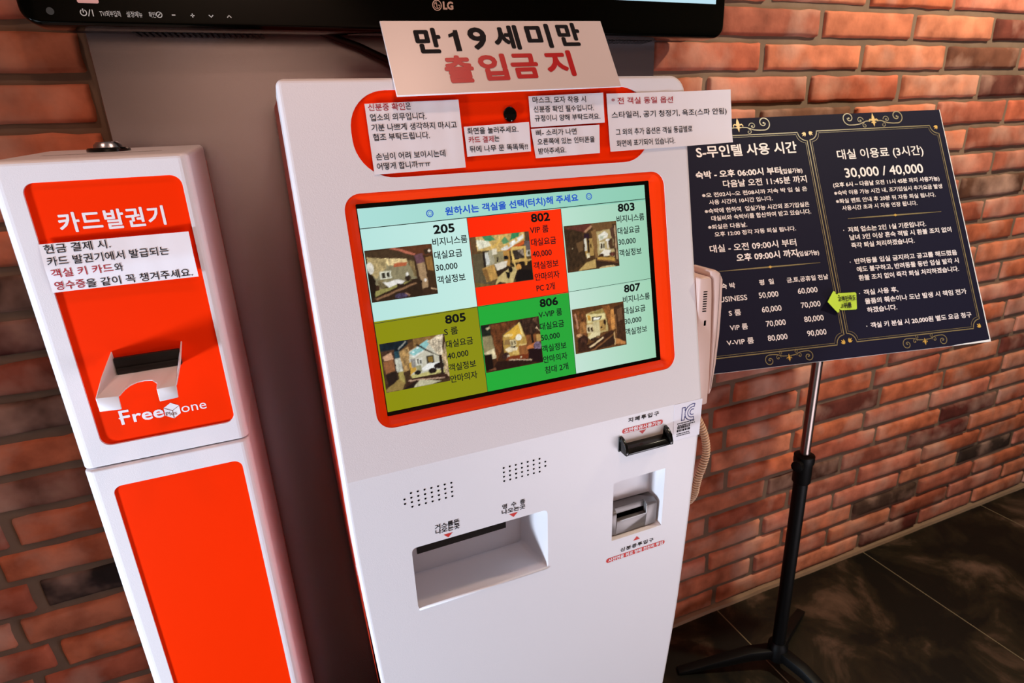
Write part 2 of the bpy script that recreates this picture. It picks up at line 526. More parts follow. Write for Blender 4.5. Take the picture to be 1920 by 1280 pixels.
# ================================================================== TELEVISION
TVY = -0.12
tv = thing('television', 'large black wall television with glossy bezel, cut off by the top of the photo', 'television', (0.308, -0.07, 1.605))
TX0, TX1, TZ0, TZ1 = -0.2615, 0.878, 1.604, 2.27
FT = Frame((0, TVY, 0), (1, 0, 0), (0, 0, 1))
f = MB(); f.prism(FT, rr(TX0, TZ0, TX1, TZ1, 0.022, 8), -0.045, 0.0)
obj('bezel', f, TVBLACK, tv, bevel=0.006, bseg=3)
f = MB(); f.prism(FT, rr(TX0 + .02, TZ0 + .004, TX1 - .02, TZ1 - .01, 0.02, 6), -0.088, -0.045)
obj('rear_housing', f, BLACKM, tv, bevel=0.004)
# lit picture, only its lower edge is in view
sx0, sx1, sz0, sz1 = -0.235, 0.853, 1.662, 2.245
nx, nz = 64, 30
f = MB(); cols = []
for j in range(nz + 1):
    for i in range(nx + 1):
        u = i / nx; v = j / nz
        f.v.append(FT.p(sx0 + (sx1 - sx0) * u, sz0 + (sz1 - sz0) * v, 0.0004))
        if u > 0.80: c = rgb(190, 226, 240)
        elif u > 0.62: c = rgb(120 + 60 * (u - .62) / .18, 196, 205)
        elif 0.10 < u < 0.155 and v < 0.12: c = rgb(226, 170, 160)
        elif u < 0.3: c = rgb(24, 22, 24)
        else: c = rgb(10, 14, 8)
        cols.append(c)
for j in range(nz):
    for i in range(nx):
        a = j * (nx + 1) + i; f.f.append((a, a + 1, a + nx + 2, a + nx + 1))
obj('display', f, TVDISP, tv, colors=cols)
f = MB()
zb = 1.6185
# power symbol
ringp = [(-0.1895 + .0035 * math.cos(R(a)), zb + .0012 + .0035 * math.sin(R(a))) for a in range(120, 421, 20)]
ribbon(f, FT, ringp, 0.0011, 0.0004); ribbon(f, FT, [(-0.1895, zb + .001), (-0.1895, zb + .006)], 0.0011, 0.0004)
ribbon(f, FT, [(-0.1845, zb - .003), (-0.1815, zb + .005)], 0.001, 0.0004); ribbon(f, FT, [(-0.1790, zb - .003), (-0.1790, zb + .005)], 0.0011, 0.0004)
write(f, FT, 'TV/외부입력', -0.171, -0.147, zb - .003, 0.0075, w=.0004)
write(f, FT, '설정메뉴', -0.140, -0.121, zb - .003, 0.0075, w=.0004)
write(f, FT, '확인', -0.113, -0.105, zb - .003, 0.0075, w=.0004)
ribbon(f, FT, [(-0.1005 + .0034 * math.cos(R(a)), zb + .001 + .0034 * math.sin(R(a))) for a in range(0, 361, 20)], 0.001, 0.0004)
ribbon(f, FT, [(-0.1022, zb - .0005), (-0.0988, zb + .0025)], 0.001, 0.0004)
ribbon(f, FT, [(-0.085, zb + .001), (-0.0805, zb + .001)], 0.0012, 0.0004)
ribbon(f, FT, [(-0.0615, zb + .001), (-0.0565, zb + .001)], 0.0012, 0.0004); ribbon(f, FT, [(-0.059, zb - .0015), (-0.059, zb + .0035)], 0.0012, 0.0004)
ribbon(f, FT, [(-0.038, zb + .0022), (-0.0352, zb - .0005), (-0.0324, zb + .0022)], 0.0013, 0.0004)
ribbon(f, FT, [(-0.0145, zb - .0005), (-0.0117, zb + .0022), (-0.0089, zb - .0005)], 0.0013, 0.0004)
obj('button_icons', f, ICON, tv)
f = MB(); disc(f, FT, -0.2265, zb + .002, 0.0045, 0.0004)
ir = obj('remote_sensor', f, mat('smoked_lens', (70, 74, 74), 0.2), tv)
f = MB(); f.prism(FT, rr(-0.1935, 1.6310, -0.1690, 1.662, .002, 3), 0.0, 0.0004)
sk = obj('bezel_sticker', f, mat('pink_sticker', (226, 178, 170), 0.6), tv)
f = MB()
for k in range(3): f.poly([FT.p(u, v, .0007) for u, v in ((-0.190, 1.6355 + k * .006), (-0.176, 1.6355 + k * .006), (-0.176, 1.6380 + k * .006), (-0.190, 1.6380 + k * .006))])
obj('sticker_print', f, REDS, sk)
# maker's mark
f = MB(); cx, cz = 0.2985, 1.6432
ribbon(f, FT, [(cx + .0072 * math.cos(R(a)), cz + .0072 * math.sin(R(a))) for a in range(0, 361, 12)], 0.0014, 0.0006)
ribbon(f, FT, [(cx - .0003, cz + .0036), (cx - .0003, cz - .0034), (cx + .0012, cz - .0034)], 0.0010, 0.0006)
ribbon(f, FT, [(cx + .0016, cz + .0002), (cx + .0046, cz + .0002)] + [(cx + .0048 * math.cos(R(a)), cz + .0048 * math.sin(R(a))) for a in range(-4, -275, -14)], 0.0009, 0.0006)
disc(f, FT, cx - .0021, cz + .0022, 0.0008, 0.0006, 10)
write(f, FT, 'LG', cx + .0105, cx + .0265, cz - .0052, 0.0105, bold=.0007, latin=True, w=.0006)
obj('logo', f, mat('logo_silver', (236, 214, 204), 0.4), tv)
for u0, u1 in ((-0.145, 0.035), (0.60, 0.752)):
    f = MB()
    k = int((u1 - u0) / 0.008)
    for i in range(k):
        x = u0 + (u1 - u0) * i / k
        f.add([(x, -0.066, 1.6045), (x + .004, -0.066, 1.6045), (x + .007, -0.030, 1.6045), (x + .003, -0.030, 1.6045),
               (x, -0.066, 1.6065), (x + .004, -0.066, 1.6065), (x + .007, -0.030, 1.6065), (x + .003, -0.030, 1.6065)],
              [(3, 2, 1, 0), (0, 1, 5, 4), (2, 3, 7, 6), (1, 2, 6, 5), (3, 0, 4, 7)])
    obj('vent_grille', f, BLACKM, tv)
f = MB(); f.tube([(0.10, -0.055, 1.625), (0.120, -0.052, 1.612), (0.150, -0.05, 1.6015), (0.18, -0.05, 1.592), (0.222, -0.05, 1.573), (0.27, -0.05, 1.545), (0.31, -0.05, 1.49), (0.32, -0.05, 1.40)], 0.0055, 10)
tag(obj('power_cable', f, BLACKM, smooth=True), 'black cable hanging from the television down behind the white machine', 'cable')

# ================================================================== PAYMENT KIOSK
XL, W_ = 0.0285, 0.6031
KU = Frame((XL, -0.418, 1.003), (1, 0, 0), (0, 0.093, 0.516))
KL = Frame((XL, -0.418, 1.003), (1, 0, 0), (0, -0.0135, 0.443))
TOPS = 0.5243
kiosk = thing('payment_kiosk', 'tall white self check-in kiosk with orange framed touch screen', 'kiosk', (0.33, -0.22, 0.0))

def taper(s):                       # the front narrows towards the floor
    z = 1.003 + s
    pts = [(1.6, 0), (0.90, 0), (0.766, .004), (0.65, .0085), (0.536, .014), (0.36, .030), (0.2, .046), (0.0, .060)]
    for (za, ta), (zb_, tb) in zip(pts, pts[1:]):
        if z >= zb_: return ta + (tb - ta) * max(0, min(1, (za - z) / (za - zb_)))
    return pts[-1][1]

# front outline in (u, s); s measured along the front from the crease
BOT = -0.985
sl = [BOT + (0 - BOT) * k / 16 for k in range(17)]
def outline(d):
    """front outline inset by d, counter-clockwise"""
    L_ = [(taper(s) + d, s if s > BOT else s + d) for s in sl]
    R_ = [(W_ - taper(s) - d, s if s > BOT else s + d) for s in sl]
    rR, rL = 0.026, 0.010
    cr = [(W_ - rR + (rR - d) * math.cos(R(a)), TOPS - rR + (rR - d) * math.sin(R(a))) for a in range(0, 91, 10)]
    cl = [(rL + (rL - d) * math.cos(R(a)), TOPS - rL + (rL - d) * math.sin(R(a))) for a in range(90, 181, 15)]
    return R_ + cr + cl + L_[::-1]
def KP(u, s, w):
    if s > 1e-6: return KU.p(u, s, w)
    if s < -1e-6: return KL.p(u, s, w)
    n = (KU.n + KL.n).normalized()
    return KU.p(u, 0, 0) + n * w
def stad(d=0): return rr(0.0812 + d, 0.3985 + d, 0.533 - d, 0.5085 - d, 0.050 - d, 10)
def bezo(d=0): return rr(0.0580 + d, 0.0630 + d, 0.5520 - d, 0.3815 - d, 0.0225 - d, 8)
rec = rr(0.0818, -0.2565, 0.3066, -0.1378, 0.008, 5)
idh = rr(0.4305, -0.2440, 0.5352, -0.1228, 0.0035, 3, rs=(.001, .001, .001, .006))
f = MB()
rb = 0.006
o_in = outline(rb)
up_poly = [q for q in o_in if q[1] >= -1e-9]
f.holed(KU, up_poly, [stad(), bezo()])
lo_poly = [q for q in o_in if q[1] <= 1e-9 and q[1] >= -0.4926]
# order: right side bottom->crease then left crease->bottom
f.holed(KL, lo_poly, [rec, idh])
rest = [s for s in sl if s <= -0.49]
RB = [q for q in o_in if q[1] <= -0.4924]
half = len(RB) // 2
ra, la = RB[:half], RB[half:][::-1]
for i in range(half - 1):
    f.add([KP(*la[i], 0), KP(*ra[i], 0), KP(*ra[i + 1], 0), KP(*la[i + 1], 0)], [(0, 1, 2, 3)])
prev = [KP(u, s, 0) for u, s in o_in]
for a in (22.5, 45, 67.5, 90):
    cur = [KP(u, s, -rb * (1 - math.cos(R(a)))) for u, s in outline(rb - rb * math.sin(R(a)))]
    f.strip(cur, prev); prev = cur
cur = [KP(u, s, -0.046) for u, s in outline(0)]
f.strip(cur, prev)
# hole walls: the two recessed orange fields
for F_, pts, d in ((KU, stad(), 0.0022), (KU, bezo(), 0.0012)):
    f.strip([F_.p(u, v, -d) for u, v in pts], [F_.p(u, v, 0) for u, v in pts])
shell = obj('front_shell', f, WHITE, kiosk, smooth=True, autosmooth=28)

# steel cabinet behind the shell
f = MB()
Lf, Lb, Rf, Rb = [], [], [], []
for q in [TOPS - .012, .25, 0, -.15, -.3, -.45, -.6, -.75, -.9, BOT + .03]:
    pf = KP(0, q, -0.0455); t_ = taper(q) * .62 + .0012
    for lst, x, y in ((Lf, XL + t_, pf.y), (Lb, XL + t_, -0.070), (Rf, XL + W_ - t_, pf.y), (Rb, XL + W_ - t_, -0.070)):
        lst.append(Vector((x, y, pf.z)))
f.strip(Lb, Lf, closed=False); f.strip(Rf, Rb, closed=False); f.strip(Rb, Lb, closed=False)
f.quad(Lf[0], Rf[0], Rb[0], Lb[0]); f.quad(Lf[-1], Lb[-1], Rb[-1], Rf[-1])
cab = obj('cabinet', f, ORANGES, kiosk)
cab['label'] = 'orange steel cabinet sides'
f = MB(); f.box(XL + .07, XL + W_ - .07, -0.34, -0.09, 0.0, 0.06)
obj('plinth', f, BLACKM, kiosk)
# lettering down the left flank of the cabinet
FL = Frame((XL + .0035, -0.03, 0), (0, -1, 0), (0, 0, 1))
FLr = Frame((XL + .0026, -0.352, 0.965), (0, 0, -1), (0, -1, 0))
f = MB()
write(f, FLr, 'Free', 0.0, 0.075, -0.005, 0.034, bold=.0012, latin=True)
write(f, FLr, 'one', 0.112, 0.160, -0.005, 0.022, latin=True)
f.prism(FLr, [(0.079 + .014 + .014 * math.cos(R(a)), 0.010 + .016 * math.sin(R(a))) for a in range(30, 390, 60)], 0, .0006)
obj('flank_lettering', f, WPRINT, cab)

# --- camera field
f = MB(); f.poly([KU.p(u, v, -0.0021) for u, v in stad()])
field = obj('camera_field', f, ORANGE, kiosk); field['label'] = 'orange rounded camera field'
f = MB(); c = KU.p(0.3023, 0.4738, -0.002); ax = KU.n
f.lathe(c, ax, [(0, .0098), (.0022, .0098), (.0030, .0088), (.0026, .0074), (.0012, .0060)], 28)
cm = obj('camera_lens', f, GLOSSB, field, smooth=True, autosmooth=30); cm['label'] = 'small round black camera lens'
f = MB(); f.lathe(c, ax, [(.0008, .0061), (.0014, .0050), (.0019, .0028), (.0021, .0004)], 20)
obj('lens_glass', f, mat('lens_glass', (12, 10, 22), 0.03, coat=1.0), field, smooth=True)

# --- screen frame
gl = rr(0.0745, 0.0782, 0.5302, 0.3688, 0.0012, 8)
f = MB()
A = [KU.p(u, v, -.0011) for u, v in bezo()]
def lerp_loop(t):
    return [(a[0] * (1 - t) + b[0] * t, a[1] * (1 - t) + b[1] * t) for a, b in zip(bezo(), gl)]
steps = [(0.0, -.0011), (0.10, -.0008), (0.30, -.0014), (0.62, -.0056), (0.85, -.0092), (0.97, -.0112), (1.0, -.0120)]
prev = [KU.p(u, v, steps[0][1]) for u, v in lerp_loop(0)]
for t, w in steps[1:]:
    cur = [KU.p(u, v, w) for u, v in lerp_loop(t)]
    f.strip(prev, cur); prev = cur
fr = obj('screen_frame', f, FRAMEO, kiosk, smooth=True, autosmooth=50); fr['label'] = 'glossy orange screen frame'

# --- touch screen
GW = -0.0112
f = MB(); f.poly([KU.p(u, v, GW) for u, v in rr(0.0740, 0.0778, 0.5306, 0.3692, .001, 2)])
screen = obj('touch_screen', f, GLOSSB, kiosk); screen['label'] = 'lit touch screen showing six room tiles'
LU0, LU1, LV0, LV1 = 0.0752, 0.5222, 0.0838, 0.3632
C1, C2, HV, RV = 0.2240, 0.3722, 0.3385, 0.2120
def flat(mb, cols, u0, v0, u1, v1, w, cll, clr=None):
    n = 6
    clr = clr or cll
    k = len(mb.v)
    for i in range(n + 1):
        t = i / n; c_ = tuple(a * (1 - t) + b * t for a, b in zip(cll, clr))
        for v in (v0, v1):
            mb.v.append(KU.p(u0 + (u1 - u0) * t, v, w)); cols.append(c_)
    for i in range(n):
        a = k + 2 * i; mb.f.append((a, a + 2, a + 3, a + 1))
f = MB(); cols = []
flat(f, cols, LU0, HV, LU1, LV1, GW + .0002, rgb(172, 222, 216), rgb(142, 204, 178))
obj('header_strip', f, DISP, screen, colors=cols)
tiles = [('205', 0, 0, rgb(184, 228, 222), rgb(196, 234, 226), ['비지니스룸', '대실요금', '30,000', '객실정보']),
         ('802', 1, 0, rgb(255, 40, 2), rgb(255, 50, 6), ['VIP 룸', '대실요금', '40,000', '객실정보', '안마의자', 'PC 2개']),
         ('803', 2, 0, rgb(186, 224, 206), rgb(156, 206, 178), ['비지니스룸', '대실요금', '30,000', '객실정보']),
         ('805', 0, 1, rgb(140, 142, 14), rgb(138, 140, 18), ['S 룸', '대실요금', '40,000', '객실정보', '안마의자']),
         ('806', 1, 1, rgb(34, 170, 56), rgb(40, 164, 56), ['V-VIP 룸', '대실요금', '50,000', '객실정보', '안마의자', '침대 2개']),
         ('807', 2, 1, rgb(196, 226, 212), rgb(160, 210, 180), ['비지니스룸', '대실요금', '30,000', '객실정보'])]
UX = [LU0, C1, C2, LU1]
TW = {'비지니스룸': .0505, '대실요금': .0405, '30,000': .0314, '40,000': .0314, '50,000': .0314, '객실정보': .0408, '안마의자': .0408,
      'VIP 룸': .0298, 'S 룸': .0200, 'V-VIP 룸': .0390, 'PC 2개': .0300, '침대 2개': .0398}
inkc = rgb(18, 22, 26)
lines = MB()
for nm, cx_, ry_, ca, cb, txt in tiles:
    u0, u1 = UX[cx_], UX[cx_ + 1]
    v0, v1 = (RV, HV) if ry_ == 0 else (LV0, RV)
    f = MB(); cols = []
    flat(f, cols, u0, v0, u1, v1, GW + .0002, ca, cb)
    t_ = obj('room_tile', f, DISP, screen, colors=cols)
    ink, num = MB(), MB()
    dv_ = 0.0 if ry_ == 0 else -0.1268
    du = cx_ * 0.1484; dr = cx_ * .0024
    ub = 0.1703 + du
    write(num, KU, nm, ub + .0040, ub + .0335, 0.3209 + dr + dv_, 0.0114, bold=.0006, w=GW + .0006, latin=True)
    for k, s_ in enumerate(txt):
        vv = (0.3040, 0.2858, 0.2685, 0.2512, 0.2345, 0.2178)[k] + dr + dv_
        a = ub
        if nm in ('805', '806') and k == 0: a = ub
        if k == 5: a = ub + .001
        lt = s_[0] in '345'
        write(ink, KU, s_, a, a + TW[s_], vv, 0.0096 if lt else 0.0112, bold=.00018, w=GW + .0006, latin=lt)
    obj('tile_lettering', ink, DISP, screen, colors=[inkc] * len(ink.v))
    obj('room_number', num, DISP, screen, colors=[rgb(12, 16, 16)] * len(num.v))
for a, b in (((LU0, HV), (LU1, HV + .004)), ):
    ribbon(lines, KU, [(LU0, 0.3370), (LU1, 0.3415)], .0011, GW + .0004)
ribbon(lines, KU, [(LU0, RV - .0025), (C1, RV - .0008), (C2, RV + .001), (LU1, RV + .003)], .0007, GW + .0004)
for c_ in (C1, C2): ribbon(lines, KU, [(c_, LV0), (c_, HV)], .0007, GW + .0004)
obj('tile_rules', lines, DISP, screen, colors=[rgb(30, 50, 44)] * len(lines.v))
f = MB(); write(f, KU, '원하시는 객실을 선택(터치)해 주세요', 0.1942, 0.4026, 0.3442, 0.0112, bold=.00042, w=GW + .0006, dv=.0032)
for u, v in ((0.1719, 0.3489), (0.4216, 0.3529)):
    ribbon(f, KU, [(u + .0045 * math.cos(R(a)), v + .0045 * math.sin(R(a))) for a in range(0, 361, 20)], .0014, GW + .0006)
    ribbon(f, KU, [(u + .0024 * math.cos(R(a)), v + .0024 * math.sin(R(a))) for a in range(0, 361, 30)], .0007, GW + .0006)
obj('header_lettering', f, DISP, screen, colors=[rgb(40, 88, 196)] * len(f.v))

# --- the six small room pictures on the screen
def inside(poly, x, y):
    r = False; n = len(poly); j = n - 1
    for i in range(n):
        xi, yi = poly[i]; xj, yj = poly[j]
        if (yi > y) != (yj > y) and x < (xj - xi) * (y - yi) / (yj - yi) + xi: r = not r
        j = i
    return r
def picture(name, u0, v0, u1, v1, bgc, shapes, seed):
    nx, ny = 76, 58
    f = MB(); cols = []
    for j in range(ny + 1):
        for i in range(nx + 1):
            x, y = i / nx, j / ny
            f.v.append(KU.p(u0 + (u1 - u0) * x, v0 + (v1 - v0) * y, GW + .0008))
            xx = x + noise.noise((x * 9, y * 9, seed)) * .012; yy = y + noise.noise((x * 9, y * 9, seed + 9)) * .012
            acc = [0, 0, 0]
            for ox, oy in ((-.004, -.005), (.004, .005), (-.004, .005), (.004, -.005)):
                c = bgc; k = 0.30
                for s in shapes:
                    if inside(s[0], xx + ox, yy + oy):
                        c = s[1]; k = s[2] if len(s) > 2 else .22
                fz = 1 + k * .55 * noise.noise((x * 22, y * 9, seed * 3)) + k * .4 * noise.noise((x * 44, y * 44, seed)) + .10 * noise.noise((x * 60, y * 60, seed + 2)) - .06
                for q in range(3): acc[q] += lin(max(0, min(255, c[q] * fz))) / 4
            cols.append(tuple(acc))
    for j in range(ny):
        for i in range(nx):
            a = j * (nx + 1) + i; f.f.append((a, a + 1, a + nx + 2, a + nx + 1))
    return obj(name, f, DISP, screen, colors=cols)
def ell(cx, cy, rx, ry, n=14): return [(cx + rx * math.cos(2 * math.pi * k / n), cy + ry * math.sin(2 * math.pi * k / n)) for k in range(n)]
def Q(x0, y0, x1, y1): return [(x0, y0), (x1, y0), (x1, y1), (x0, y1)]

picture('room_picture', 0.0762, 0.2382, 0.1686, 0.3080, (60, 40, 26), [
    ([(.3, 1), (1, 1), (1, .78), (.72, .80)], (98, 56, 34)), ([(.36, .99), (.42, 1), (.73, .85), (.70, .82)], (196, 112, 88)),
    ([(0, .97), (.36, .98), (.70, .82), (.70, .70), (.30, .80), (0, .9)], (72, 54, 36)),
    ([(.70, .82), (.84, .84), (.86, .60), (.74, .62)], (112, 76, 84)), ([(.74, .64), (.86, .66), (.87, .16), (.78, .14)], (170, 138, 102)),
    ([(.02, .86), (.30, .80), (.66, .72), (.72, .36), (.30, .30), (.10, .32)], (146, 136, 104)),
    ([(.26, .82), (.60, .76), (.62, .68), (.32, .66)], (232, 206, 150), .5), ([(.40, .70), (.60, .70), (.58, .63), (.38, .63)], (186, 98, 62)),
    ([(.02, .88), (.30, .80), (.28, .64), (.12, .44), (.03, .56)], (182, 160, 112), .5), (ell(.05, .66, .05, .12), (226, 220, 206)),
    ([(.60, .74), (.70, .70), (.72, .40), (.68, .40)], (130, 108, 70), .5),
    (Q(.18, .42, .34, .57), (228, 226, 204)), (Q(.20, .44, .25, .54), (58, 54, 42)), (Q(.27, .45, .32, .55), (58, 54, 42)),
    ([(.12, .40), (.2, .42), (.26, .30), (.14, .20)], (120, 106, 76), .8), ([(.20, .36), (.28, .36), (.44, .38), (.52, .34), (.46, .29), (.28, .25)], (240, 236, 230), .1),
    ([(.04, .20), (.30, .26), (.62, .34), (.62, .27), (.06, .08)], (156, 148, 86)), (Q(.40, .22, .50, .30), (50, 36, 24)), (ell(.58, .38, .05, .06), (60, 46, 34), .9), (ell(.57, .46, .02, .03), (244, 240, 230)),
    ([(0, .62), (.10, .42), (.06, .06), (0, 0)], (32, 22, 14)), ([(.03, .09), (.70, .36), (.78, .30), (.76, 0), (0, 0)], (50, 34, 22)),
    ([(.05, .06), (.68, .29), (.70, .26), (.08, .03)], (142, 104, 74)), (ell(.45, .06, .10, .05), (70, 60, 84), 1.0), ([(.5, .1), (.56, .03), (.58, .04), (.52, .11)], (160, 120, 96)),
    ([(.86, .78), (1, .80), (1, .12), (.88, .18)], (70, 48, 28)), ([(.88, .74), (.98, .76), (.98, .46), (.89, .5)], (150, 108, 58)),
    ([(.86, .9), (.98, .92), (.98, .82), (.88, .80)], (60, 44, 30)), (ell(.955, .87, .025, .02), (238, 220, 196)), ([(.9, .14), (1, .1), (1, .08), (.9, .12)], (206, 170, 130)), (ell(.83, .31, .02, .03), (240, 232, 220))], 1.0)
picture('room_picture', 0.2244, 0.2392, 0.3162, 0.3106, (92, 72, 44), [
    ([(.1, 1), (.92, 1), (.92, .82), (.62, .62), (.36, .68), (.1, .72)], (214, 178, 106), .4),
    ([(.2, 1), (.36, 1), (.42, .9), (.26, .88)], (70, 140, 96)), ([(.70, .99), (.84, 1), (.82, .92), (.66, .86)], (60, 142, 92)), ([(.5, .92), (.6, .94), (.66, .82), (.54, .8)], (96, 150, 100)),
    ([(.1, .94), (.3, .9), (.34, .80), (.12, .74)], (236, 232, 206), .3),
    ([(.33, .74), (.56, .98), (.62, .98), (.38, .74)], (226, 184, 96)), ([(.48, .70), (.90, .96), (.90, .88), (.56, .64)], (238, 236, 226), .4),
    ([(.74, .88), (.78, .92), (.80, .84), (.76, .80)], (216, 178, 100)), ([(.60, .80), (.64, .83), (.66, .76), (.62, .72)], (216, 178, 100)),
    (Q(0, .4, .1, 1), (104, 74, 46)), (Q(.92, .8, 1, 1), (90, 64, 44)), ([(.93, .82), (1, .8), (1, .5), (.9, .5), (.9, .76)], (104, 92, 90)),
    ([(.56, .66), (.90, .84), (.90, .76), (.60, .60)], (204, 92, 40)),
    (Q(0, .05, .26, .66), (96, 84, 60)), (Q(.20, .35, .36, .70), (172, 164, 136)), (Q(.18, .38, .22, .7), (44, 36, 30)), (Q(.22, .42, .28, .66), (220, 220, 210)), (Q(.18, .68, .3, .71), (40, 36, 34)),
    (Q(.36, .4, .56, .66), (150, 138, 100)), (Q(.40, .46, .43, .56), (40, 32, 26)), (Q(.34, .62, .42, .72), (236, 226, 200)),
    ([(.52, .68), (.66, .66), (.62, .34), (.54, .38)], (190, 140, 70)), (Q(.535, .48, .60, .56), (20, 20, 24)), (Q(.63, .36, .66, .66), (26, 22, 20)),
    (Q(.66, .40, .92, .72), (224, 184, 100)), (Q(.69, .46, .88, .66), (58, 48, 40), .7), ([(.76, .64), (.86, .66), (.88, .5)], (170, 150, 130), .6),
    (Q(.93, .5, 1, .62), (210, 200, 180)), (Q(.95, .52, .99, .6), (90, 84, 60)),
    (Q(.66, .05, 1, .44), (42, 30, 22)), (Q(.66, .40, 1, .44), (206, 164, 92)), ([(.655, .7), (.68, .7), (.72, .26), (.70, .24)], (226, 190, 110)), (Q(.88, .32, .91, .5), (214, 170, 90)),
    ([(.36, .42), (.58, .46), (.56, .34), (.40, .28)], (236, 224, 204), .12), ([(.36, .30), (.40, .27), (.60, .36), (.60, .30), (.38, .16)], (50, 36, 26)),
    ([(.14, .36), (.36, .42), (.38, .12), (.2, .08)], (196, 150, 80), .35), ([(.14, .36), (.22, .34), (.26, .08), (.2, .1)], (140, 100, 54)),
    ([(.38, .14), (.62, .32), (.76, .30), (.64, .0), (.34, .0)], (206, 182, 120), .2), (ell(.76, .30, .05, .06), (226, 160, 80)), ([(.53, .24), (.60, .22), (.58, .08), (.54, .12)], (24, 20, 18)), (ell(.62, .27, .04, .06), (30, 24, 20), .9),
    ([(0, .1), (.34, .0), (0, 0)], (120, 94, 50)), ([(.36, 0), (.42, .05), (.5, .02), (.52, 0)], (60, 40, 26)), ([(.68, .0), (.76, .26), (1, .2), (1, 0)], (26, 20, 18))], 2.0)
picture('room_picture', 0.3740, 0.2422, 0.4656, 0.3124, (78, 54, 32), [
    ([(.04, .97), (.46, 1), (.55, .96), (.36, .82), (.06, .92)], (100, 52, 42)), ([(.36, .84), (.5, .95), (.53, .93), (.4, .82)], (190, 140, 104)),
    ([(.5, 1), (1, 1), (1, .7), (.55, .8)], (116, 82, 48)), ([(0, .96), (.34, .84), (.36, .18), (.04, .02)], (62, 44, 28), .5), ([(.2, .6), (.33, .66), (.33, .45), (.24, .4)], (110, 80, 50)), (ell(.13, .51, .012, .012), (200, 170, 130)),
    (Q(.36, .66, .46, .80), (46, 28, 38)), (Q(.36, .3, .52, .68), (178, 142, 80)), (Q(.36, .42, .40, .68), (226, 218, 200)), (Q(.41, .38, .45, .68), (44, 28, 22)), (ell(.475, .52, .015, .05), (52, 36, 20)), (Q(.38, .26, .44, .36), (222, 206, 170), .6),
    ([(.36, .16), (.54, .22), (.54, .03), (.2, .01)], (196, 162, 98), .2), ([(.50, .84), (.60, .86), (.60, .24), (.54, .24)], (140, 102, 60)),
    ([(.60, .80), (.86, .84), (.92, .66), (.92, .22), (.60, .28)], (190, 168, 116), .2), ([(.62, .72), (.76, .80), (.82, .74), (.80, .66), (.64, .60)], (238, 232, 216), .15), ([(.66, .70), (.76, .72), (.72, .64), (.66, .64)], (190, 196, 170)),
    (Q(.64, .40, .74, .58), (226, 214, 180)), (Q(.66, .43, .69, .54), (54, 40, 26)), (Q(.71, .43, .735, .54), (54, 40, 26)), ([(.80, .60), (.90, .64), (.92, .40), (.84, .40)], (76, 54, 36), .7), (ell(.80, .60, .04, .03), (244, 240, 232)), (Q(.79, .42, .815, .62), (226, 216, 200)),
    ([(.64, .32), (.72, .40), (.86, .38), (.84, .26), (.66, .26)], (240, 230, 212), .1), (ell(.66, .28, .05, .04), (70, 46, 30), .8), (ell(.88, .28, .06, .05), (90, 50, 40), .8),
    ([(.58, .26), (.94, .20), (.94, .12), (.58, .2)], (196, 150, 72)), ([(.54, .22), (.98, .08), (1, .02), (.56, .04)], (60, 40, 28)), ([(.56, .22), (.98, .1), (.98, .07), (.56, .19)], (120, 78, 48)), (ell(.76, .0, .16, .045), (206, 182, 130)),
    (Q(.92, .1, 1, .94), (84, 58, 38), .5), (Q(.955, .16, .975, .9), (196, 160, 122)), ([(.86, .84), (.94, .9), (.93, .58), (.88, .66)], (90, 62, 48))], 3.0)
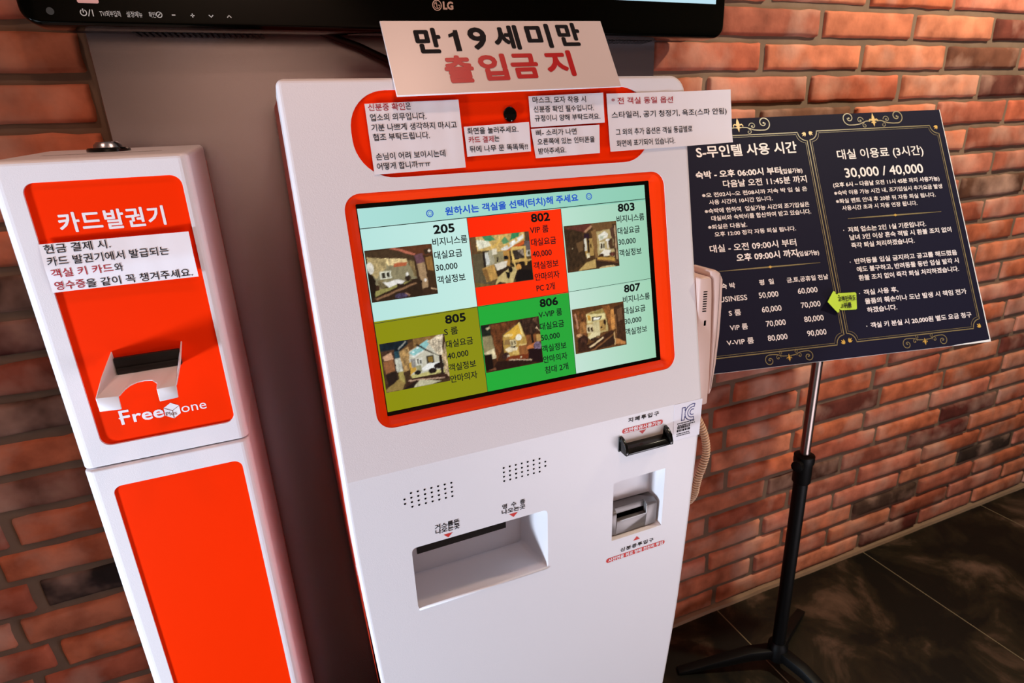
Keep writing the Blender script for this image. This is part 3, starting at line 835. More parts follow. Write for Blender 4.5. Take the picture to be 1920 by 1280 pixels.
picture('room_picture', 0.0773, 0.1114, 0.1698, 0.1806, (70, 50, 32), [
    (Q(0, .8, .42, 1), (18, 34, 42), .5), ([(.26, .84), (.38, .98), (.40, .97), (.28, .82)], (150, 150, 140)), ([(.30, .8), (.52, 1), (.7, 1), (.5, .78), (.4, .7)], (98, 68, 40), .4), ([(.5, 1), (.9, 1), (.7, .88), (.5, .8)], (140, 104, 60), .4),
    (Q(0, .1, .20, .84), (70, 48, 36), .5), ([(.02, .74), (.16, .80), (.18, .66), (.04, .64)], (222, 172, 136)), ([(.02, .62), (.17, .66), (.18, .42), (.04, .38)], (152, 98, 62)), ([(.03, .36), (.19, .4), (.2, .14), (.05, .1)], (40, 28, 24)),
    (Q(.20, .62, .28, .80), (40, 74, 86), .5), (Q(.20, .38, .29, .66), (206, 206, 190), .4), (Q(.22, .12, .30, .38), (168, 152, 84)), ([(0, .06), (.22, .24), (.30, .12), (.24, 0), (0, 0)], (150, 124, 70)),
    ([(.28, .78), (.42, .86), (.44, .52), (.38, .38), (.30, .36)], (170, 134, 84), .6),
    ([(.42, .76), (.80, .94), (.94, .80), (.94, .28), (.40, .26)], (206, 202, 182), .12), ([(.42, .72), (.72, .94), (.78, .86), (.62, .70), (.48, .66)], (150, 206, 204), .2), ([(.42, .66), (.50, .66), (.66, .74), (.62, .70), (.50, .62)], (240, 240, 232)),
    (ell(.56, .80, .016, .016), (246, 250, 250)), (ell(.49, .73, .014, .014), (246, 250, 250)),
    ([(.40, .26), (.40, .5), (.46, .58), (.50, .36)], (214, 166, 66)), (Q(.43, .42, .50, .60), (150, 146, 140), .5), (Q(.51, .42, .60, .60), (226, 224, 210)), (Q(.53, .46, .55, .58), (70, 62, 50)), (Q(.57, .46, .595, .54), (30, 30, 26)), (Q(.5, .3, .58, .44), (150, 146, 110)),
    (Q(.67, .44, .79, .60), (56, 48, 38)), (Q(.70, .46, .77, .58), (140, 112, 50)), ([(.58, .36), (.68, .44), (.86, .44), (.84, .34), (.6, .3)], (244, 244, 240), .06), ([(.4, .26), (.94, .28), (.94, .20), (.42, .20)], (198, 188, 120)),
    (ell(.51, .30, .05, .05), (30, 26, 22), .9), (ell(.74, .28, .07, .06), (34, 24, 20), 1.0), (ell(.86, .36, .09, .06), (40, 30, 28), 1.0),
    ([(.72, .9), (.90, 1), (.98, 1), (.92, .54), (.84, .62)], (206, 190, 164), .9), ([(.52, .86), (.86, .56), (.90, .54), (.56, .88)], (50, 36, 26)), (Q(.87, .14, .92, .58), (44, 32, 26)), ([(.92, .56), (1, .84), (1, .1), (.94, .14)], (190, 164, 126), .9),
    ([(.36, .2), (.96, .16), (1, .06), (.62, .12), (.40, .04), (.3, .06)], (58, 34, 24)), ([(.36, .18), (.92, .10), (.92, .08), (.36, .15)], (196, 160, 134)), ([(.4, .0), (.54, .14), (.86, .04), (.7, .0)], (196, 190, 158), .3), ([(.24, 0), (.5, .16), (.42, 0)], (36, 24, 20))], 4.0)
picture('room_picture', 0.2252, 0.1124, 0.3182, 0.1836, (70, 40, 22), [
    (Q(0, .72, .22, 1), (30, 34, 26), .6), ([(.08, .92), (.18, .97), (.19, .94), (.1, .88)], (196, 180, 140)), (Q(0, .40, .20, .76), (150, 136, 98)), ([(0, .42), (.2, .5), (.2, .28), (.1, .26)], (216, 200, 160), .4), (Q(0, .04, .13, .38), (24, 14, 10)),
    ([(.14, .98), (.64, .99), (.60, .92), (.34, .70), (.30, .40), (.20, .2)], (104, 58, 30), .6), ([(.34, .74), (.60, .92), (.62, .86), (.36, .66)], (120, 90, 60), 1.0),
    ([(.34, .68), (.66, .94), (.74, .60), (.74, .24), (.34, .26)], (186, 148, 74), .2), ([(.36, .72), (.64, .92), (.70, .70), (.52, .62)], (226, 176, 66), .2), ([(.62, .92), (.66, .94), (.72, .62), (.68, .62)], (236, 208, 130)),
    (ell(.615, .62, .05, .07), (250, 246, 226), .05), (ell(.44, .70, .08, .03), (244, 214, 140)), (Q(.36, .50, .46, .62), (150, 116, 70)), (Q(.46, .46, .56, .60), (214, 196, 150), .3), (Q(.48, .49, .50, .57), (80, 60, 36)), (Q(.53, .49, .55, .57), (80, 60, 36)),
    ([(.36, .42), (.46, .46), (.58, .42), (.56, .36), (.40, .34)], (232, 216, 180), .3), ([(.44, .46), (.56, .46), (.52, .42)], (40, 26, 18)), (Q(.60, .20, .74, .46), (150, 92, 50)), (Q(.60, .44, .74, .47), (222, 190, 120)), (Q(.48, .28, .60, .36), (214, 178, 100)),
    (ell(.36, .28, .06, .07), (60, 36, 30), 1.0), (ell(.40, .25, .03, .04), (222, 206, 180), .9), ([(.38, .26), (.76, .24), (.74, .14), (.34, .16)], (122, 54, 26)), (ell(.62, .20, .014, .02), (244, 224, 180)),
    ([(.64, .98), (1, 1), (1, .70), (.86, .64), (.74, .66)], (58, 38, 28), .9), ([(.88, .96), (.96, 1), (.98, .78)], (90, 62, 44), .8), ([(.92, .76), (1, .70), (1, .66), (.94, .8)], (220, 190, 150)),
    ([(.74, .64), (.92, .64), (.90, .40), (.74, .40)], (128, 76, 40), .4), (Q(.83, .46, .87, .66), (34, 22, 18)), (Q(.92, .46, 1, .62), (196, 150, 84)), ([(.74, .4), (.90, .46), (.88, .34), (.74, .34)], (206, 120, 66)), (ell(.93, .38, .07, .09), (120, 100, 120), 1.0),
    ([(.76, .34), (1, .30), (1, 0), (.76, .05)], (34, 16, 18)), ([(.2, .2), (.84, .12), (.8, .02), (.1, .0)], (44, 24, 16)), ([(.40, .2), (.80, .11), (.80, .09), (.4, .18)], (210, 180, 150)), ([(.04, .04), (.16, .08), (.18, .02)], (120, 76, 50))], 5.0)
picture('room_picture', 0.3745, 0.1147, 0.4674, 0.1852, (106, 68, 36), [
    (Q(0, .9, 1, 1), (96, 58, 30)), ([(0, .96), (.24, .92), (.26, .40), (.06, .34)], (110, 66, 36), .8), ([(.04, .9), (.07, .9), (.10, .56), (.07, .56)], (190, 136, 104)), ([(.14, .7), (.28, .66), (.26, .44), (.12, .44)], (166, 112, 62), .5),
    ([(.26, .86), (.62, .92), (.66, .40), (.26, .34)], (196, 172, 112), .15), ([(.28, .84), (.62, .92), (.64, .80), (.3, .78)], (150, 128, 70), .6), ([(.26, .84), (.62, .80), (.62, .68), (.28, .64)], (238, 222, 160), .15), ([(.28, .82), (.34, .82), (.34, .68), (.28, .7)], (206, 150, 60)), ([(.36, .76), (.56, .76), (.52, .68), (.36, .66)], (90, 76, 56)), ([(.40, .73), (.53, .74), (.49, .69), (.40, .68)], (250, 246, 230)),
    (Q(.25, .42, .37, .60), (226, 206, 160)), (Q(.27, .44, .31, .55), (66, 46, 28)), (Q(.33, .44, .365, .54), (66, 46, 28)), (Q(.38, .40, .50, .64), (216, 200, 150)), (Q(.50, .42, .62, .66), (180, 140, 80), .4), (ell(.60, .60, .025, .06), (50, 32, 24), .9), (ell(.53, .50, .02, .03), (60, 40, 26)),
    ([(.58, .98), (.72, .96), (.76, .40), (.70, .40), (.66, .66)], (150, 92, 46), .6), (Q(.73, .4, .80, .86), (206, 140, 74), .4), ([(.80, .9), (1, .98), (1, .04), (.82, .16)], (70, 44, 28), .4), (Q(.81, .3, .83, .74), (140, 96, 60)), ([(.86, .84), (.96, .88), (.96, .6), (.87, .56)], (110, 76, 52)),
    ([(.26, .32), (.34, .42), (.50, .40), (.48, .30), (.3, .26)], (236, 220, 170), .12), (ell(.16, .28, .10, .12), (60, 36, 26), .9), (ell(.10, .40, .06, .04), (206, 150, 104), .7), (ell(.38, .26, .08, .04), (60, 40, 26), .9), (ell(.45, .30, .04, .03), (120, 90, 60), .9),
    ([(.06, .24), (.26, .16), (.72, .40), (.78, .34), (.30, .02), (.04, .02)], (62, 36, 24), .5), ([(.27, .1), (.54, .28), (.56, .25), (.3, .08)], (236, 206, 160)), ([(.28, .0), (.7, .26), (.72, .25), (.32, 0)], (140, 90, 56)), ([(.76, .34), (.78, .34), (.79, .04), (.77, .04)], (216, 176, 120)), ([(.36, 0), (.76, .28), (.77, .06)], (54, 34, 24)),
    ([(.79, .2), (.98, .08), (.98, .02), (.79, .06)], (196, 132, 74))], 6.0)

# --- print on the lower front
KLF = KL
def pill(mb, u0, v0, u1, v1, w=.0003): mb.poly([KL.p(u, v, w) for u, v in rr(u0, v0, u1, v1, (v1 - v0) / 2 * .98, 6)])
def tri(u, v, s, d):
    mb = MB()
    mb.poly([KL.p(u - s, v, .0003), KL.p(u, v - d, .0003), KL.p(u + s, v, .0003)] if d > 0 else [KL.p(u - s, v, .0003), KL.p(u + s, v, .0003), KL.p(u, v - d, .0003)])
    return obj('red_arrow', mb, REDS, kiosk)
def line(name, rows, m_=INK, parent=None, w=.0004):
    mb = MB()
    for s_, a, b, v, h, sp in rows: write(mb, KL, s_, a, b, v, h, bold=.00022, spacing=sp, w=w)
    return obj(name, mb, m_, parent or kiosk)
line('banknote_lettering', [('지폐투입구', 0.4540, 0.5134, -0.0131, 0.0082, 1.25)])
mb = MB(); pill(mb, 0.4430, -0.0318, 0.5228, -0.0226); b_ = obj('red_badge', mb, REDS, kiosk)
line('badge_lettering', [('오만원권사용가능', 0.4470, 0.5190, -0.0310, 0.0078, 1.0)], WPRINT, b_, .0005)
tri(0.4829, -0.0340, 0.0072, 0.0068)
line('receipt_lettering', [('영  수  증', 0.2286, 0.2672, -0.1130, 0.0088, 1.0), ('나오는곳', 0.2275, 0.2672, -0.1228, 0.0088, 1.0)])
tri(0.2470, -0.1256, 0.0074, 0.0074)
line('change_lettering', [('거스름돈', 0.1200, 0.1580, -0.1158, 0.0088, 1.0), ('나오는곳', 0.1202, 0.1578, -0.1246, 0.0088, 1.0)])
tri(0.1391, -0.1288, 0.0073, 0.0070)
tri(0.4828, -0.2588, 0.0072, -0.0080)
line('identity_card_lettering', [('신분증투입구', 0.4497, 0.5195, -0.2745, 0.0084, 1.2)])
mb = MB(); pill(mb, 0.4205, -0.2896, 0.5452, -0.2800); b_ = obj('red_badge', mb, REDS, kiosk)
line('badge_lettering', [('사진면을 위로 향해 천천히 투입', 0.4250, 0.5410, -0.2888, 0.0080, 1.0)], WPRINT, b_, .0005)

# --- loudspeaker holes
for ul, du_, dirn in ((0.0798, 0.01010, 1), (0.2337, 0.00999, -1)):
    f = MB()
    for c_ in range(8):
        edge = (c_ == 0) if dirn == 1 else (c_ == 7)
        for r_i in range(4):
            if edge and r_i in (0, 3): continue
            v = (-0.0410 if dirn == 1 else -0.0386) - r_i * 0.0078
            u = ul + c_ * du_
            disc(f, KL, u, v, .00165, .0003, 10)
    obj('speaker_grille', f, HOLE, kiosk)

# --- receipt and change tray
f = MB()
def cav(u, v, w): return KL.p(u, v, w)
FR = [(u, v) for u, v in rec]
D = -0.118
def back(u, v):
    uu = 0.0900 + (u - 0.0818) * (0.3080 - 0.0900) / (0.3066 - 0.0818)
    if v < -0.2: return (u, v - 0.034, D)
    return (u, v, D)
loop0 = [KL.p(u, v, 0) for u, v in FR]
loop1 = [KL.p(u, v - .0004, -.0045) for u, v in FR]
loop2 = [KL.p(*back(u, v)) for u, v in FR]
f.strip(loop1, loop0); f.strip(loop2, loop1)
f.add(loop2, [tuple(range(len(loop2)))])
tray = obj('receipt_tray', f, SMOOTHW, kiosk, smooth=True, autosmooth=40); tray['label'] = 'deep white receipt and change recess'
f = MB(); f.prism(KL, [(0.1087, -0.2500), (0.2762, -0.2486), (0.2762, -0.150), (0.1087, -0.150)], D - .001, D + .0012)
obj('cash_outlet', f, mat('dark_outlet', (38, 34, 28), 0.6), tray)
f = MB(); f.tube([KL.p(0.0835, -0.2562, -.0005), KL.p(0.3050, -0.2562, -.0005)], .0022, 10)
obj('tray_lip', f, SMOOTHW, tray, smooth=True)

# --- identity card reader
f = MB()
dpt = -0.036
l0 = [KL.p(u, v, 0) for u, v in idh]
l1 = [KL.p(u + (-.006 if u > .48 else .002), v + (.005 if v < -.2 else -.006), dpt) for u, v in idh]
f.strip(l1, l0); f.add(l1, [tuple(range(len(l1)))])
rdr = obj('card_recess', f, SMOOTHW, kiosk, smooth=True, autosmooth=40)
f = MB()
def vw_prism(mb, sec, ua, ub):
    n = len(sec)
    vs = [KL.p(ua, v, w) for v, w in sec] + [KL.p(ub, v, w) for v, w in sec]
    mb.add(vs, [tuple(range(n))[::-1], tuple(range(n, 2 * n))] + [(i, (i + 1) % n, n + (i + 1) % n, n + i) for i in range(n)])
secf = [(-0.2395, -.0345), (-0.2395, -.0072), (-0.1975, -.0062), (-0.1930, -.0085), (-0.1905, -.0170), (-0.1905, -.0345)]
vw_prism(f, secf, 0.4325, 0.4440); vw_prism(f, secf, 0.5060, 0.5280)
vw_prism(f, [(-0.2395, -.0345), (-0.2395, -.0072), (-0.2130, -.0066), (-0.2130, -.0345)], 0.4440, 0.5060)
vw_prism(f, [(-0.2130, -.0345), (-0.2130, -.0165), (-0.1905, -.0170), (-0.1905, -.0345)], 0.4440, 0.5060)
dev = obj('card_reader', f, GREYDEV, rdr, bevel=.0012, bseg=2); dev['label'] = 'dark grey card reader with a notched slot'
f = MB(); f.prism(KL, [(0.4450, -0.2125), (0.5050, -0.2125), (0.5050, -0.2035), (0.4450, -0.2035)], -.0164, -.0158)
obj('card_slot', f, HOLE, rdr)
f = MB(); f.tube([KL.p(0.4445, -0.2120, -.0062), KL.p(0.5050, -0.2120, -.0062), KL.p(0.5055, -0.2110, -.0062), KL.p(0.5055, -0.1965, -.0058)], .0009, 6)
obj('slot_rim', f, GREYL, rdr, smooth=True)

# --- banknote slot
f = MB()
ck = [(-0.0620, 0), (-0.0620, .0212), (-0.0560, .0212), (-0.0450, .0172), (-0.0370, .0070), (-0.0355, 0)]
vw_prism(f, ck, 0.4385, 0.4440); vw_prism(f, ck, 0.5250, 0.5312)
vw_prism(f, [(-0.0620, 0), (-0.0620, .0205), (-0.0580, .0205), (-0.0525, .0150), (-0.0505, 0)], 0.4440, 0.5250)
vw_prism(f, [(-0.0630, 0), (-0.0630, .0030), (-0.0350, .0030), (-0.0350, 0)], 0.4365, 0.4385)
bn = obj('banknote_slot', f, BLACKP, kiosk, bevel=.0012, bseg=2); bn['label'] = 'black plastic banknote slot'

# --- certification sticker
f = MB(); f.prism(KL, [(0.5466, -0.0706), (0.6020, -0.0716), (0.6022, -0.0010), (0.5446, -0.0006)], 0.0001, 0.0005)
st = obj('certification_sticker', f, mat('sticker_film', (222, 218, 226), 0.3), kiosk); st['label'] = 'clear square certification sticker'
f = MB()
ku, kv = 0.5640, -0.0330
def arc(cx, cy, r, a0, a1, n=16): return [(cx + r * math.cos(R(a0 + (a1 - a0) * k / n)), cy + r * math.sin(R(a0 + (a1 - a0) * k / n))) for k in range(n + 1)]
kw = .0016
ribbon(f, KL, [(ku - .0030, kv - .0020), (ku - .0030, kv + .0235)], kw, .0007); ribbon(f, KL, [(ku + .0030, kv - .0020), (ku + .0030, kv + .0055)], kw, .0007)
ribbon(f, KL, [(ku + .0030, kv + .0160), (ku + .0030, kv + .0235)], kw, .0007)
for v_ in (kv - .0013, kv + .0228): ribbon(f, KL, [(ku - .0036, v_), (ku + .0036, v_)], kw, .0007)
ribbon(f, KL, arc(ku + .0190, kv + .0108, .0155, 75, 180), kw, .0007); ribbon(f, KL, arc(ku + .0190, kv + .0108, .0155, 180, 285), kw, .0007)
ribbon(f, KL, arc(ku + .0190, kv + .0108, .0100, 70, 290), kw, .0007); ribbon(f, KL, arc(ku + .0190, kv + .0108, .0052, 60, 300), kw * 1.1, .0007)
ribbon(f, KL, [(ku + .0030, kv + .0160), (ku + .0090, kv + .0235)], kw, .0007); ribbon(f, KL, [(ku + .0030, kv + .0055), (ku + .0090, kv - .0015)], kw, .0007)
for r1, r2, a_ in ((.0155, .0100, 75), (.0155, .0100, -75)):
    ribbon(f, KL, [(ku + .0190 + r1 * math.cos(R(a_)), kv + .0108 + r1 * math.sin(R(a_))), (ku + .0190 + r2 * math.cos(R(a_)), kv + .0108 + r2 * math.sin(R(a_)))], kw, .0007)
obj('certification_mark', f, BLUEP, st)
f = MB()
rng = random.Random(4)
for k, (v, h) in enumerate(((-0.0405, .0022), (-0.0445, .0020), (-0.0500, .0050), (-0.0555, .0042), (-0.0605, .0022), (-0.0640, .0018))):
    u = 0.5525 + rng.uniform(0, .002)
    while u < (0.589 if k < 4 else 0.580):
        w_ = rng.uniform(.0012, .0042)
        if not (k in (2, 3) and u > .580): f.poly([KL.p(u, v, .0007), KL.p(u + w_, v, .0007), KL.p(u + w_, v + h, .0007), KL.p(u, v + h, .0007)])
        u += w_ + rng.uniform(.0005, .0012)
obj('fine_print', f, INK, st)

# ================================================================== PAPERS ON THE KIOSK
def paper(label, F, corners, lines, h, w=0.0008, group=None, curl=0.0, seed=0, latin=None, free=None, cat='notice', loose=0.0):
    n = 22; mrow = 10
    (x0, y0), (x1, y1), (x2, y2), (x3, y3) = corners     # ll, lr, ur, ul
    c0 = F.p((x0 + x2) / 2, (y0 + y2) / 2, w)
    t_ = thing('paper_notice', label, cat, F.p((x0 + x1) / 2, (y0 + y1) / 2, w), group)
    def wp(u, v):
        s = (u - x0) / (x1 - x0); q = (v - y0) / (y3 - y0)
        k = w + .0005 + .0006 * noise.noise((u * 40, v * 30, seed)) + .0005 * noise.noise((u * 90, v * 10, seed + 3))
        k += curl * (max(0, s - .55) ** 2 * 3 + max(0, .3 - q) ** 2 * 3)
        k += loose * (0.5 - abs(q - .5)) * 2
        return k
    f = MB()
    for j in range(mrow + 1):
        for i in range(n + 1):
            s, q = i / n, j / mrow
            u = (x0 * (1 - s) + x1 * s) * (1 - q) + (x3 * (1 - s) + x2 * s) * q
            v = (y0 * (1 - s) + y1 * s) * (1 - q) + (y3 * (1 - s) + y2 * s) * q
            f.v.append(F.p(u, v, wp(u, v)))
    for j in range(mrow):
        for i in range(n):
            a = j * (n + 1) + i; f.f.append((a, a + 1, a + n + 2, a + n + 1))
    obj('sheet', f, PAPER, t_, smooth=True)
    groups = {}
    for key, s_, u0, u1, v in lines:
        mb = MB()
        hh = h
        write(mb, F, s_, u0, u1, v, hh, bold=.00008, w=0)
        for q in mb.v:
            d = q - F.o; u = d.dot(F.a); v_ = d.dot(F.b)
            q += F.n * (wp(u, v_) + .0004 + (d.dot(F.n)))
        g = groups.setdefault('red' if key == 'r' else 'ink', MB()); g.add(mb.v, mb.f)
    for k, g in groups.items():
        o_ = obj('red_lettering' if k == 'red' else 'lettering', g, REDINK if k == 'red' else INK, t_)
    return t_
GN = 'paper notices taped across the camera field'
paper('tall white paper notice on the left of the orange field, seven lines of text', KU, [(0.1025, 0.4034), (0.2277, 0.4054), (0.2286, 0.4943), (0.1027, 0.4916)],
      [('r', '신분증 확인', 0.1066, 0.1541, 0.4825), ('k', '은', 0.1555, 0.1622, 0.4830), ('k', '업소의 의무입니다.', 0.1073, 0.1810, 0.4699), ('k', '기분 나쁘게 생각하지 마시고', 0.1070, 0.2217, 0.4574),
       ('k', '협조 부탁드립니다.', 0.1075, 0.1824, 0.4454), ('k', '손님이 어려 보이시는데', 0.1075, 0.2010, 0.4212), ('k', '어떻게 합니까ㅠㅠ', 0.1071, 0.1785, 0.4088)], .0092, group=GN, seed=1)
paper('small white three-line notice directly below the round camera lens', KU, [(0.2318, 0.4194), (0.3277, 0.4218), (0.3290, 0.4620), (0.2316, 0.4589)],
      [('k', '화면을 눌러주세요.', 0.2359, 0.3111, 0.4486), ('r', '카드 결제', 0.2362, 0.2730, 0.4369), ('k', '는', 0.2741, 0.2813, 0.4374), ('k', '뒤에 나무 문 똑똑똑!!', 0.2361, 0.3230, 0.4245)], .0088, group=GN, seed=2)
paper('white three-line notice right of the camera lens, under the sign', KU, [(0.3314, 0.4546), (0.4521, 0.4572), (0.4534, 0.4996), (0.3321, 0.4966)],
      [('k', '마스크, 모자 착용 시', 0.3378, 0.4233, 0.4868), ('k', '신분증 확인 필수입니다.', 0.3380, 0.4354, 0.4744), ('k', '규정이니 양해 부탁드려요.', 0.3385, 0.4449, 0.4621)], .0088, group=GN, seed=3)
paper('white three-line notice just above the top right of the screen frame', KU, [(0.3341, 0.4118), (0.4397, 0.4139), (0.4427, 0.4545), (0.3312, 0.4525)],
      [('k', '삐- 소리가 나면', 0.3382, 0.4034, 0.4422), ('k', '오른쪽에 있는 인터폰을', 0.3392, 0.4324, 0.4298), ('k', '받아주세요.', 0.3393, 0.3838, 0.4169)], .0088, group=GN, seed=4)
paper('wide white notice with a red heading, overhanging the right edge of the machine', KU, [(0.4573, 0.4146), (0.6860, 0.4176), (0.6875, 0.5000), (0.4587, 0.4981)],
      [('r', '* 전 객실 동일 옵션', 0.4665, 0.5768, 0.4826), ('k', '스타일러, 공기 청정기, 욕조(스파 안됨)', 0.4647, 0.6775, 0.4626), ('k', '그 외의 추가 옵션은 객실 등급별로', 0.4697, 0.6103, 0.4377), ('k', '화면에 표기되어 있습니다.', 0.4695, 0.5755, 0.4212)], .0098, group=GN, seed=5, curl=.006)

# --- age limit sign leaning on top
SG = Frame((0.1716, -0.3440, 1.4950), (1, 0, 0.0222), (0, 0.062, 0.0965))
sg = thing('age_limit_sign', 'white board with large black and red lettering propped on top of the tall machine', 'sign', SG.p(.167, 0, 0))
f = MB(); f.prism(SG, [(0, 0), (0.3334, 0), (0.3334, 0.1140), (0, 0.1140)], -0.003, 0)
obj('board', f, SIGNW, sg, bevel=.0006, bseg=1)
f = MB()
k_ = .897
for s_, a, b, lt in (('만', .0435, .0765, 0), ('9', .1195, .1437, 1), ('세', .1570, .1935, 0), ('미', .2085, .2450, 0), ('만', .2595, .2940, 0)):
    vb = (.0706 + (.0809 - .0706) * (a - .042) / .25) * k_ - .0006 - .0222 * 0
    write(f, SG, s_, a * .985, b * .985, vb + (.002 if lt else 0), .0335 if lt else .0385, bold=.0016 if not lt else .0014, latin=bool(lt), w=.0005)
b1 = .0722 * k_
f.poly([SG.p(u * .985, b1 + v, .0005) for u, v in ((.0965, 0), (.1045, 0), (.1045, .0335), (.0985, .0335), (.0975, .0300), (.0900, .0265), (.0900, .0215), (.0965, .0240))])
obj('lettering', f, INK, sg)
f = MB()
for s_, a, b in (('출', .0745, .1125), ('입', .1245, .1625), ('금', .1722, .2108), ('지', .2270, .2680)):
    vb = (.0188 + (.0257 - .0188) * (a - .0745) / .19) * k_ - .0004
    write(f, SG, s_, a * .985, b * .985, vb,   .0405, bold=.0018, w=.0005)
rl = obj('red_lettering', f, SIGNRED, sg)

# ================================================================== INTERPHONE ON THE KIOSK FLANK
ph = thing('interphone', 'pale pink wall interphone with handset on the right flank of the tall machine', 'telephone', (0.65, -0.36, 0.972))
FP = Frame((0, -0.392, 0), (1, 0, 0), (0, 0, 1))
X0 = XL + W_ - .0005
f = MB()
f.prism(FP, [(X0, 0.972), (0.6655, 0.972), (0.6665, 1.02), (0.6635, 1.10), (0.6590, 1.175), (0.6560, 1.204), (0.650, 1.207), (X0, 1.207)], -0.062, 0.0)
obj('cradle', f, CREAM, ph, bevel=.0035, bseg=3)
f = MB()
f.prism(FP, [(0.6565, 1.2165), (0.6540, 1.2075), (0.6600, 1.2020), (0.6645, 1.165), (0.6672, 1.10), (0.6690, 1.03), (0.6670, 0.993),
             (0.6705, 0.988), (0.6745, 0.998), (0.6800, 1.045), (0.6830, 1.10), (0.6830, 1.15), (0.6810, 1.198), (0.6740, 1.2105), (0.6650, 1.2160)], -0.058, -0.002)
hs = obj('handset', f, CREAM, ph, bevel=.0030, bseg=3)
f = MB()
ribbon(f, FP, [(0.6735, 1.2085), (0.6752, 1.15), (0.6755, 1.10), (0.6728, 1.03), (0.6705, 1.0)], .0009, -.0012)
obj('seam', f, mat('seam_shadow', (120, 96, 90), 0.7), hs)
f = MB()
for k in range(9):
    z = 1.182 - k * .0042
    f.prism(FP, [(0.6400, z), (0.6478, z - .0006), (0.6478, z + .0012), (0.6400, z + .0018)], 0, .0003)
f.prism(FP, [(0.6450, 1.1230), (0.6490, 1.1230), (0.6490, 1.1320), (0.6450, 1.1320)], 0, .0003)
obj('sound_slots', f, HOLE, ph)
# coiled cord
path = [Vector(q) for q in ((0.650, -0.375, 0.972), (0.654, -0.380, 0.945), (0.6625, -0.388, 0.920), (0.6680, -0.392, 0.895), (0.6690, -0.394, 0.872), (0.6640, -0.394, 0.850),
        (0.6580, -0.392, 0.828), (0.6550, -0.390, 0.806), (0.6545, -0.386, 0.784), (0.650, -0.378, 0.765), (0.644, -0.365, 0.752))]
def smooth_path(P, n):
    out = []
    for i in range(len(P) - 1):
        p0, p1, p2, p3 = P[max(i - 1, 0)], P[i], P[i + 1], P[min(i + 2, len(P) - 1)]
        for k in range(n):
            t = k / n
            out.append(0.5 * ((2 * p1) + (-p0 + p2) * t + (2 * p0 - 5 * p1 + 4 * p2 - p3) * t * t + (-p0 + 3 * p1 - 3 * p2 + p3) * t ** 3))
    out.append(P[-1]); return out
sp = smooth_path(path, 60)
coil = []; ang = 0; acc = 0
for i in range(len(sp)):
    t = (sp[min(i + 1, len(sp) - 1)] - sp[max(i - 1, 0)]).normalized()
    x = t.cross(Vector((0, 1, 0))).normalized(); y = t.cross(x)
    if i: acc += (sp[i] - sp[i - 1]).length
    ang = acc / 0.0052 * 2 * math.pi
    coil.append(sp[i] + (x * math.cos(ang) + y * math.sin(ang)) * .0058)
f = MB(); f.tube(coil, .0019, 6)
cd = obj('coiled_cord', f, CORD, ph, smooth=True); cd['label'] = 'beige coiled telephone cord'

# ================================================================== CARD DISPENSER
LK = Frame((-0.2890, -0.300, 0), (1, 0, 0), (0, 0, 1))
LW = 0.2045
disp = thing('card_dispenser', 'narrow white key card dispenser with orange front panels, left of the tall machine', 'dispenser', (-0.187, -0.17, 0.0))
def housing(name, z0, z1, yf, depth, rad, hole, hd, parent, topbevel, botbevel, rise=0.0):
    """rounded box with a shallow recessed field in its front"""
    F_ = Frame((-0.2890, yf, 0), (1, 0, 0), (0, 0, 1))
    f = MB()
    def foot(d):
        pts = []
        for a in range(180, 271, 15): pts.append((rad + (rad - d) * math.cos(R(a)), -(rad + (rad - d) * math.sin(R(a)))))
        for a in range(270, 361, 15): pts.append((LW - rad + (rad - d) * math.cos(R(a)), -(rad + (rad - d) * math.sin(R(a)))))
        pts.append((LW - d, -depth + d)); pts.append((d, -depth + d))
        return pts                                    # (u, w), w negative into the box
    levels = []
    nb = 5
    for k in range(nb + 1):
        a = R(90.0 * k / nb); levels.append((z0 + botbevel * (1 - math.sin(a)), botbevel * (1 - math.cos(a)) if False else botbevel * math.cos(a) * 0 + botbevel * (1 - math.sin(a)) * 0))
    levels = [(z0 + botbevel * (1 - math.cos(R(a))), botbevel * (1 - math.sin(R(a)))) for a in (0, 22.5, 45, 67.5, 90)]
    levels += [(z1 - topbevel * (1 - math.cos(R(a))), topbevel * (1 - math.sin(R(a)))) for a in (90, 67.5, 45, 22.5, 0)]
    rings = [[F_.p(u, z + (rise * max(0, -w - .006) if z > z1 - .02 else 0), w) for u, w in foot(d)] for z, d in levels]
    nfoot = len(rings[0])
    for li in range(len(rings) - 1):
        A, B = rings[li], rings[li + 1]
        for i in range(nfoot):
            j = (i + 1) % nfoot
            if li == 4 and i == 6:
                continue                               # the flat front, made below with its hole
            f.add([A[i], A[j], B[j], B[i]], [(0, 1, 2, 3)])
    f.add(rings[-1], [tuple(range(nfoot))]); f.add(rings[0], [tuple(range(nfoot))[::-1]])
    za, zb_ = levels[4][0], levels[5][0]
    f.holed(F_, [(rad, za), (LW - rad, za), (LW - rad, zb_), (rad, zb_)], [hole])
    f.strip([F_.p(u, v, -hd) for u, v in hole], [F_.p(u, v, -.0008) for u, v in hole])
    hin = hole
    f.strip([F_.p(u, v, -.0008) for u, v in hole], [F_.p(u, v, 0) for u, v in hole])
    return obj(name, f, WHITE, parent, smooth=True, autosmooth=35), F_
hole1 = rr(0.0286, 1.0742, 0.1915, 1.4132, .0125, 6)
hole2 = rr(0.0268, 0.30, 0.1885, 1.0142, .0115, 6)
up_h, FU = housing('upper_housing', 1.0462, 1.4385, -0.300, 0.235, .012, hole1, .0035, disp, .006, .0015, 0.044)
lo_h, FLo = housing('lower_housing', 0.02, 1.0440, -0.303, 0.238, .012, hole2, .0022, disp, .0035, .002)
f = MB(); f.box(-0.2875, -0.0860, -0.066, -0.034, 0.03, 1.425)
rc = obj('rear_cabinet', f, ORANGES, disp); rc['label'] = 'orange steel rear section'
